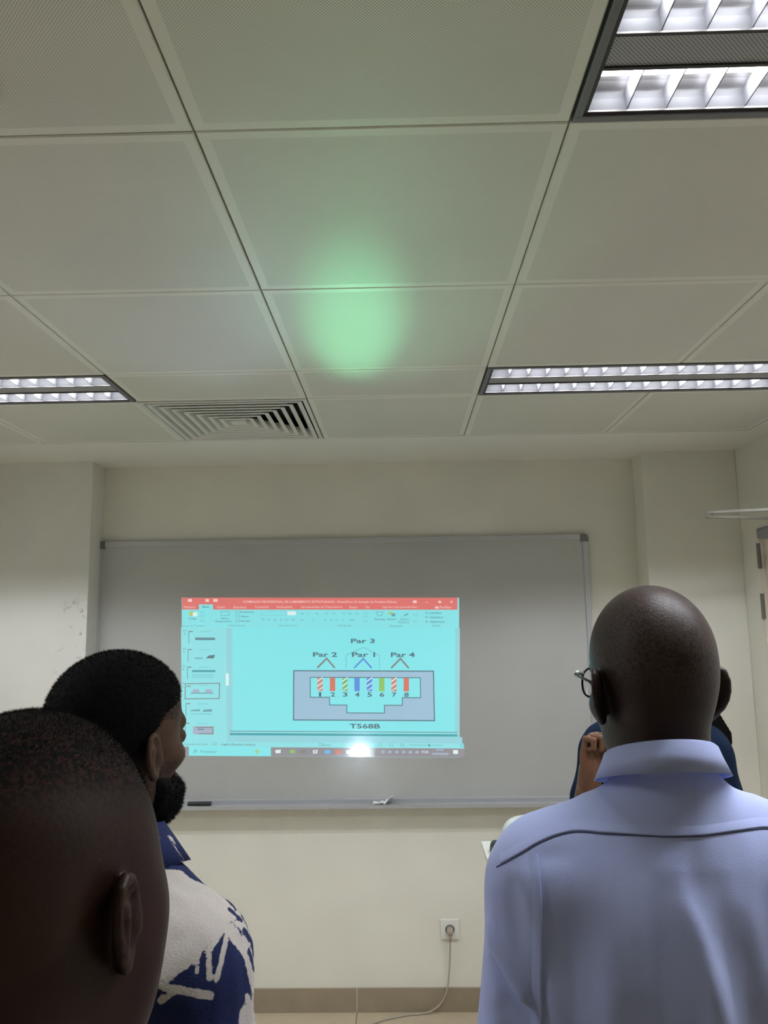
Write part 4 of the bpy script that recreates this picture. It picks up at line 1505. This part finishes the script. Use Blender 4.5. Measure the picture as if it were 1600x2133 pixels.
def hairline(L):
    """distance-like value, positive where scalp hair grows"""
    y_, z_ = L[:, 1], L[:, 2]
    front = (.088 - .000) - y_ + np.minimum(0, (z_ - .080)) * .9      # forehead edge
    side = z_ - np.where(y_ > .005, .030 + (y_ - .005) * .35, .030 - np.clip(-(y_ - .005) * 1.35, 0, .092))
    return np.minimum(front, side)
def hairM(P):
    L = (P - A3(*JM['head'])) @ JM['headrot']
    t_ = sstep(-.004, .034, hairline(L))
    return head_field(L, dict(JM['o'], earsize=.01)) + .004 - .0095 * t_ + .0008 * wav(P, 420, 3)
def beardmask(L):
    x_, y_, z_ = np.abs(L[:, 0]), L[:, 1], L[:, 2]
    jaw = -.036 - z_ + np.clip((y_ - .02) * -.2, -.01, .01)
    side = np.minimum(np.minimum(y_ + .000, .052 - y_), .040 - z_) * 1.0
    sideburn = np.where((x_ > .045) & (z_ < .035) & (z_ > -.06), np.minimum(.012 - np.abs(y_ - .020), .03), -.01)
    m_ = np.minimum(jaw, y_ - .004)
    return m_
def beardM(P):
    L = (P - A3(*JM['head'])) @ JM['headrot']
    m_ = sstep(-.004, .022, beardmask(L))
    d = head_field(L, dict(JM['o'], earsize=.01))
    d = smin(d, ell(L, (0, .056, -.078), (.040, .036, .030)), .02)
    return d + .004 - .013 * m_ + .001 * wav(P, 380, 5)
h0 = JM['head']
hx_, hy_, hz_ = axis(-.11, .11, [.0036]), axis(h0[1] - .13, h0[1] + .15, [.0036]), axis(h0[2] - .16, h0[2] + .16, [.0036])
HQ = surface(hairM, hx_, hy_, hz_)
L_ = (BODY_M[0] - A3(*JM['head'])) @ JM['headrot']
fade = np.maximum(sstep(-.030, .008, hairline(L_)), .8 * sstep(-.035, .002, beardmask(L_))) * (L_[:, 2] > -.13) * ~((L_[:, 2] < .034) & (np.abs(L_[:, 0]) > .0690) & (L_[:, 1] < .03))
sdf_object('body', BODY_M, M_SKIN_M, mm, {'stubble_sheen': fade})
ho = sdf_object('hair', HQ, M_HAIR, mm)
def keepM(V):
    L = (V - A3(*JM['head'])) @ JM['headrot']
    return sstep(.0, .02, hairline(L))
fuzz('hair_tips', HQ, M_HAIR, ho, 26000, .0042, .00035, keepM, 2)
BQ = surface(beardM, hx_, hy_, axis(h0[2] - .17, h0[2] + .06, [.0036]))
bo = sdf_object('beard', BQ, M_HAIR, mm)
def keepB(V):
    L = (V - A3(*JM['head'])) @ JM['headrot']
    return sstep(.0, .015, beardmask(L))
fuzz('beard_tips', BQ, M_HAIR, bo, 9000, .005, .00035, keepB, 3, (0, .2, -.3))

# printed shirt: the print is a signed field on the cloth, cut crisp in the material
M_PRINT = mat('navy_white_print', (.02, .03, .1), .85, spec=.2)
t = NT(M_PRINT)
o_ = t.obj()
edge = t.math('ADD', t.attr('print'), t.math('MULTIPLY', t.math('SUBTRACT', t.noise(o_, 160.0, 2.0), .5), .004))
wv_n = t.noise(o_, 260.0, 3.0)
t.base(t.mix(t.ramp(edge, -.0006, .0006), t.mix(wv_n, (.62, .56, .52), (.74, .69, .65)), t.mix(wv_n, (.016, .024, .085), (.026, .036, .12))))
t.bump(t.noise(o_, 330.0, 3.0), .5, .0015)

def seg2(p, a, b, w):
    a, b = np.array(a), np.array(b)
    ba = b - a
    h = np.clip(((p - a) @ ba) / (ba @ ba), 0, 1)
    return np.linalg.norm(p - a - h[:, None] * ba, axis=1) - w
def poly2(p, pts):
    pts = np.array(pts, float)
    d = np.full(len(p), 1e9)
    inside = np.zeros(len(p), bool)
    n = len(pts)
    for i in range(n):
        a, b = pts[i], pts[(i + 1) % n]
        d = np.minimum(d, seg2(p, a, b, 0))
        c = ((a[1] > p[:, 1]) != (b[1] > p[:, 1])) & (p[:, 0] < (b[0] - a[0]) * (p[:, 1] - a[1]) / (b[1] - a[1] + 1e-12) + a[0])
        inside ^= c
    return np.where(inside, -d, d)
def pr_(x, y):
    """print drawing units -> metres on the print plane"""
    px_, py_ = x / 2.623, 1320 + y / 2.623
    return ((px_ - 401.0) / 1700, (1884.0 - py_) / 1700)
# the print lies on a plane seen from behind-right and a little above the right shoulder
E1 = np.array([math.cos(math.radians(45)), math.sin(math.radians(45))])
def print_field(V, collar=False):
    sx_ = V[:, 0] * E1[0] + V[:, 1] * E1[1]
    dp_ = -V[:, 0] * E1[1] + V[:, 1] * E1[0]
    p = np.stack([sx_ - .0993, (V[:, 2] - 1.40) * .93 + (dp_ + .1017) * .37], 1).astype(float)
    far = dp_ > .03        # the front of the shirt gets other strokes
    d = np.full(len(p), 1e9)
    if collar:
        for a, b, w in (((860, 1060), (975, 1125), 9), ((880, 1135), (995, 1190), 9), ((885, 1170), (930, 1195), 5), ((1000, 1225), (1055, 1300), 9), ((700, 1020), (840, 1090), 8), ((720, 1090), (850, 1150), 8)):
            d = np.minimum(d, seg2(p, pr_(*a), pr_(*b), w * .00024))
        return d
    white = [[(880, 1285), (1000, 1300), (1050, 1352), (1180, 1408), (1240, 1500), (1310, 1575), (1200, 1600), (1110, 1680), (1030, 1760), (860, 1840), (700, 1700), (760, 1400)],
             [(1190, 1610), (1310, 1580), (1350, 1650), (1420, 1950), (1350, 1960), (1290, 1760), (1220, 1680)],
             [(1165, 2133), (1260, 2070), (1275, 2180), (1180, 2200)],
             [(1170, 1385), (1230, 1420), (1310, 1560), (1290, 1580), (1230, 1490)]]
    for q in white:
        d = np.minimum(d, poly2(p, [pr_(*k) for k in q]))
    for a, b, w in (((1195, 1610), (1100, 1715), 14), ((1100, 1715), (1105, 1835), 13), ((1105, 1835), (1140, 1835), 12), ((1140, 1850), (1205, 1650), 13),
                    ((1050, 1730), (1040, 1810), 9), ((880, 1840), (1112, 1912), 17), ((1310, 1945), (1400, 2160), 14), ((1350, 1965), (1440, 2180), 13),
                    ((1380, 1990), (1350, 2133), 9), ((1420, 1950), (1450, 2133), 10), ((870, 1900), (950, 1860), 14)):
        d = np.minimum(d, seg2(p, pr_(*a), pr_(*b), w * .00024))
    r = random.Random(5)
    for k in range(46):                                       # the rest of the cloth
        x0 = r.uniform(-.34, .12); z0 = r.uniform(-.60, -.17)
        a = r.uniform(.9, 2.2)
        l_ = r.uniform(.03, .09)
        dd = seg2(p, (x0, z0), (x0 + l_ * math.cos(a), z0 + l_ * math.sin(a)), r.uniform(.003, .012))
        d = np.minimum(d, dd)
    for a, b, w in (((1215, 1440), (1265, 1480), 10), ((1240, 1480), (1275, 1530), 9), ((1235, 1530), (1300, 1590), 10), ((1310, 1640), (1345, 1690), 14),
                    ((1330, 1740), (1365, 1830), 12), ((1355, 1700), (1370, 1760), 10), ((1385, 1880), (1420, 2000), 7), ((1250, 1600), (1290, 1660), 6)):
        d = np.maximum(d, -seg2(p, pr_(*a), pr_(*b), w * .00024))
    for k in range(34):                                       # back and far side
        x0 = r.uniform(-.34, -.10); z0 = r.uniform(-.20, .14)
        a = r.uniform(.5, 2.4)
        l_ = r.uniform(.03, .10)
        d = np.minimum(d, seg2(p, (x0, z0), (x0 + l_ * math.cos(a), z0 + l_ * math.sin(a)), r.uniform(.004, .013)))
    # front and far shoulder: loose strokes
    g_ = np.full(len(p), 1e9)
    for k in range(70):
        x0 = r.uniform(-.34, .16); z0 = r.uniform(-.55, .22)
        a = r.uniform(.6, 2.5); l_ = r.uniform(.03, .11)
        g_ = np.minimum(g_, seg2(p, (x0, z0), (x0 + l_ * math.cos(a), z0 + l_ * math.sin(a)), r.uniform(.004, .016)))
    return np.where(far, g_, d)
foldM = [((.15, -.07, 1.42), (.10, -.10, 1.30), .012, .003), ((.205, .0, 1.36), (.19, -.04, 1.22), .014, .005), ((.17, -.06, 1.38), (.20, -.05, 1.20), .010, .006),
         ((.225, .02, 1.36), (.215, .0, 1.22), .010, -.003), ((.12, -.09, 1.36), (.15, -.10, 1.18), .014, .005)]
def shirtM(P):
    d = torso_field(P, JM, 1.05, 1.05, .86)
    near = P[:, 2] > 1.1
    e = np.zeros(len(P), F4)
    if near.any():
        Q = P[near]
        e[near] = folds(Q, foldM) + .0018 * wav(Q * A3(1, 1, .5), 45, 14) + .0008 * wav(Q, 130, 21)
    return smax(d + e, .80 - P[:, 2], .006)
VQ = surface(shirtM, axis(-.31, .31, [(.0, .32, .0045), .008]), axis(-.19, .20, [.0045]), axis(.78, 1.52, [(1.18, 1.6, .0045), .010]))
sm_o = sdf_object('shirt', VQ, M_PRINT, mm, {'print': print_field(VQ[0])})
v, f = collar_mesh(0.0, -.006, zt - .240, zt - .276, .066, .068, .034, .042, .046, gap_deg=24, wob=.003)
cme = new_mesh('collar', v, f, [M_PRINT], smooth=True)
at = cme.attributes.new('print', 'FLOAT', 'POINT')
at.data.foreach_set('value', print_field(np.array(v), True).astype(F4))
link('collar', cme, sm_o)
rounded_foot_parts(mm, JM, M_TROUSER, M_SHOE)

# ---------------------------------------------------------------- near man at the lower left
M_SKIN_N = skin('skin_dark_brown', (.046, .0195, .0132), (.032, .0138, .0098), 'stubble_sheen', (.006, .005, .005), .46, .4)
zt = 1.683
JN = dict(zt=zt, head=(0, .012, zt - .131), headrot=rotm(0, 0, 0), neck=.066,
          o=dict(w=1.06, flare=14, ear=(.0735, -.004, -.003), earsize=.93, cheek=(.046, .030, -.034, (.034, .047, .086))),
          sh=[(-.165, -.012, zt - .352), (.165, -.012, zt - .352)],
          el=[(-.225, -.02, zt - .63), (.225, -.02, zt - .63)],
          wr=[(-.20, .10, zt - .84), (.20, .10, zt - .84)], palm=[(0, -.6, .6), (0, -.6, .6)], curl=.4)
nm = empty('person', (-.262, .548, 0), math.radians(-10))
tag(nm, 'near man with close-cropped hair at the lower left, seen from behind', 'person')
def fN(P): return body_field(P, JN)
VQ = surface(fN, axis(-.30, .32, [(-.11, .11, .0026), .008]), axis(-.2, .30, [(-.12, .15, .0026), .008]), axis(.72, 1.70, [(1.43, 1.71, .0026), .008]))
L_ = (VQ[0] - A3(*JN['head'])) @ JN['headrot']
hl = L_[:, 2] + .30 * L_[:, 1] - .30 * np.abs(L_[:, 0])
stb = np.clip(sstep(.026, .085, hl) + .40 * sstep(-.07, .05, hl), 0, 1) * sstep(.105, .075, L_[:, 1])
sdf_object('body', VQ, M_SKIN_N, nm, {'stubble_sheen': stb})
def keepN(V):
    L = (V - A3(*JN['head'])) @ JN['headrot']
    h_ = L[:, 2] + .30 * L[:, 1] - .30 * np.abs(L[:, 0])
    return sstep(.050, .10, h_) * (L[:, 2] > -.05)
fuzz('hair_stubble', VQ, M_HAIR, nm, 40000, .0030, .00016, keepN, 8, (0, 0, .1))
M_DARKT = cloth('dark_grey_jersey', (.05, .05, .055), (.04, .04, .045))
def shirtN(P):
    return smax(torso_field(P, JN, 1.04, 1.04, .8) + .002 * wav(P * A3(1, 1, .4), 40, 30), .80 - P[:, 2], .006)
sn = sdf_object('shirt', surface(shirtN, axis(-.31, .31, [.008]), axis(-.19, .20, [.008]), axis(.78, 1.50, [.009]), refine=False), M_DARKT, nm)
v, f = collar_mesh(0.0, -.012, zt - .262, zt - .30, .068, .068, .006, .016, .016, gap_deg=1)
link('neckband', new_mesh('neckband', v, f, [M_DARKT], smooth=True), sn)
rounded_foot_parts(nm, JN, M_TROUSER, M_SHOE)

# ---------------------------------------------------------------- person standing at the front, facing us
M_SKIN_P = skin('skin_mid_brown', (.17, .078, .043), (.13, .060, .034), None)
M_NAVYT = cloth('navy_jersey', (.009, .020, .050), (.006, .014, .036), 900.0, .9, 0.0, .1)
zt = 1.725
PX, PY = .652, 2.10
JP = dict(zt=zt, head=(0, .012, zt - .129), headrot=rotm(0, 0, 0), neck=.054,
          o=dict(w=.95), sh=[(-.128, -.005, zt - .340), (.122, -.005, zt - .335)],
          el=[(-.20, .02, zt - .60), (.205, .02, zt - .535)],
          wr=[(-.10, .20, zt - .60), (.196, .120, zt - .356)],
          tip=[None, (-.12, .10, .9)], palm=[(0, -.6, .6), (-.55, .82, .1)], curl=1.42)
pp = empty('person', (PX, PY, 0), PI)
tag(pp, 'person in a navy t-shirt raising a fist, mostly hidden behind the bald man', 'person')
def fP(P): return body_field(P, JP)
VQ = surface(fP, axis(-.32, .32, [(.08, .25, .0028), .0065]), axis(-.2, .42, [(.05, .22, .0028), .0065]), axis(.9, 1.75, [(1.30, 1.48, .0028), .0065]))
sdf_object('body', VQ, M_SKIN_P, pp)
def shirtP(P):
    return smax(torso_field(P, JP, 1.0, .88, .55) + .0022 * wav(P * A3(1, 1, .5), 55, 33), .84 - P[:, 2], .006)
sp_o = sdf_object('shirt', surface(shirtP, axis(-.31, .31, [.006]), axis(-.19, .20, [.006]), axis(.82, 1.52, [.007])), M_NAVYT, pp)
v, f = collar_mesh(0.0, -.010, zt - .262, zt - .31, .060, .060, .006, .014, .014, gap_deg=1)
link('neckband', new_mesh('neckband', v, f, [M_NAVYT], smooth=True), sp_o)
def hairP(P):
    L = P - A3(*JP['head'])
    cap = head_field(L, dict(w=.98, earsize=.01)) - .010
    cap = smax(cap, (.072 - .115 * sstep(.070, .020, L[:, 1])) - L[:, 2], .008)
    # straight hair falling on the left shoulder and behind
    a = A3(-.060, -.045, .03); b = A3(-.150, -.050, -.180)
    h = np.clip(((L - a) @ (b - a)) / float((b - a) @ (b - a)), 0, 1)
    q = L - a - h[:, None] * (b - a)
    drape = np.maximum(np.maximum(np.abs(q[:, 0]) - (.028 + .022 * h), np.abs(q[:, 1]) - .030), -.186 - L[:, 2])
    drape = np.maximum(drape, L[:, 2] - .05) - .004
    back = ell(L, (0, -.070, -.04), (.080, .045, .13))
    return smin(smin(cap, drape, .006), back, .02)
sdf_object('hair', surface(hairP, axis(-.25, .14, [.005]), axis(-.15, .16, [.005]), axis(zt - .129 - .21, zt + .03, [.005])), M_HAIR, pp)
rounded_foot_parts(pp, JP, M_TROUSER, M_SHOE)

# ---------------------------------------------------------------- eyes
M_EYE = mat('eye', (.75, .72, .68), .15)
t = NT(M_EYE)
q_ = t.sep(t.obj())
rad = t.math('SQRT', t.math('ADD', t.math('MULTIPLY', q_[0], q_[0]), t.math('MULTIPLY', q_[2], q_[2])))
iris = t.math('MULTIPLY', t.ramp(rad, .0066, .0058), t.ramp(q_[1], .0, .002))
t.base(t.mix(iris, (.42, .39, .36), (.022, .012, .008)))
ev, ef = [], []
for i in range(9):
    for k in range(14):
        ph, th = PI * i / 8, 2 * PI * k / 14
        ev.append((.0118 * math.sin(ph) * math.cos(th), .0118 * math.cos(ph), .0118 * math.sin(ph) * math.sin(th)))
for i in range(8):
    for k in range(14):
        k2 = (k + 1) % 14
        ef.append((i * 14 + k, (i + 1) * 14 + k, (i + 1) * 14 + k2, i * 14 + k2))
eye_me = new_mesh('eye', ev, ef, [M_EYE], smooth=True)
for root, J in ((rm, JR), (mm, JM), (nm, JN), (pp, JP)):
    sc_ = J['o'].get('scale', (1, 1, 1))
    Rm = J['headrot']
    for s in (-1, 1):
        c_ = Rm @ A3(s * .033 * sc_[0], .0780 * sc_[1], .006 * sc_[2]) + A3(*J['head'])
        e_ = link('eye', eye_me, root, tuple(float(x) for x in c_))
        e_.rotation_euler = (0, 0, math.atan2(Rm[1, 0], Rm[0, 0]))
        e_.scale = (1.0, 1.0, .40)
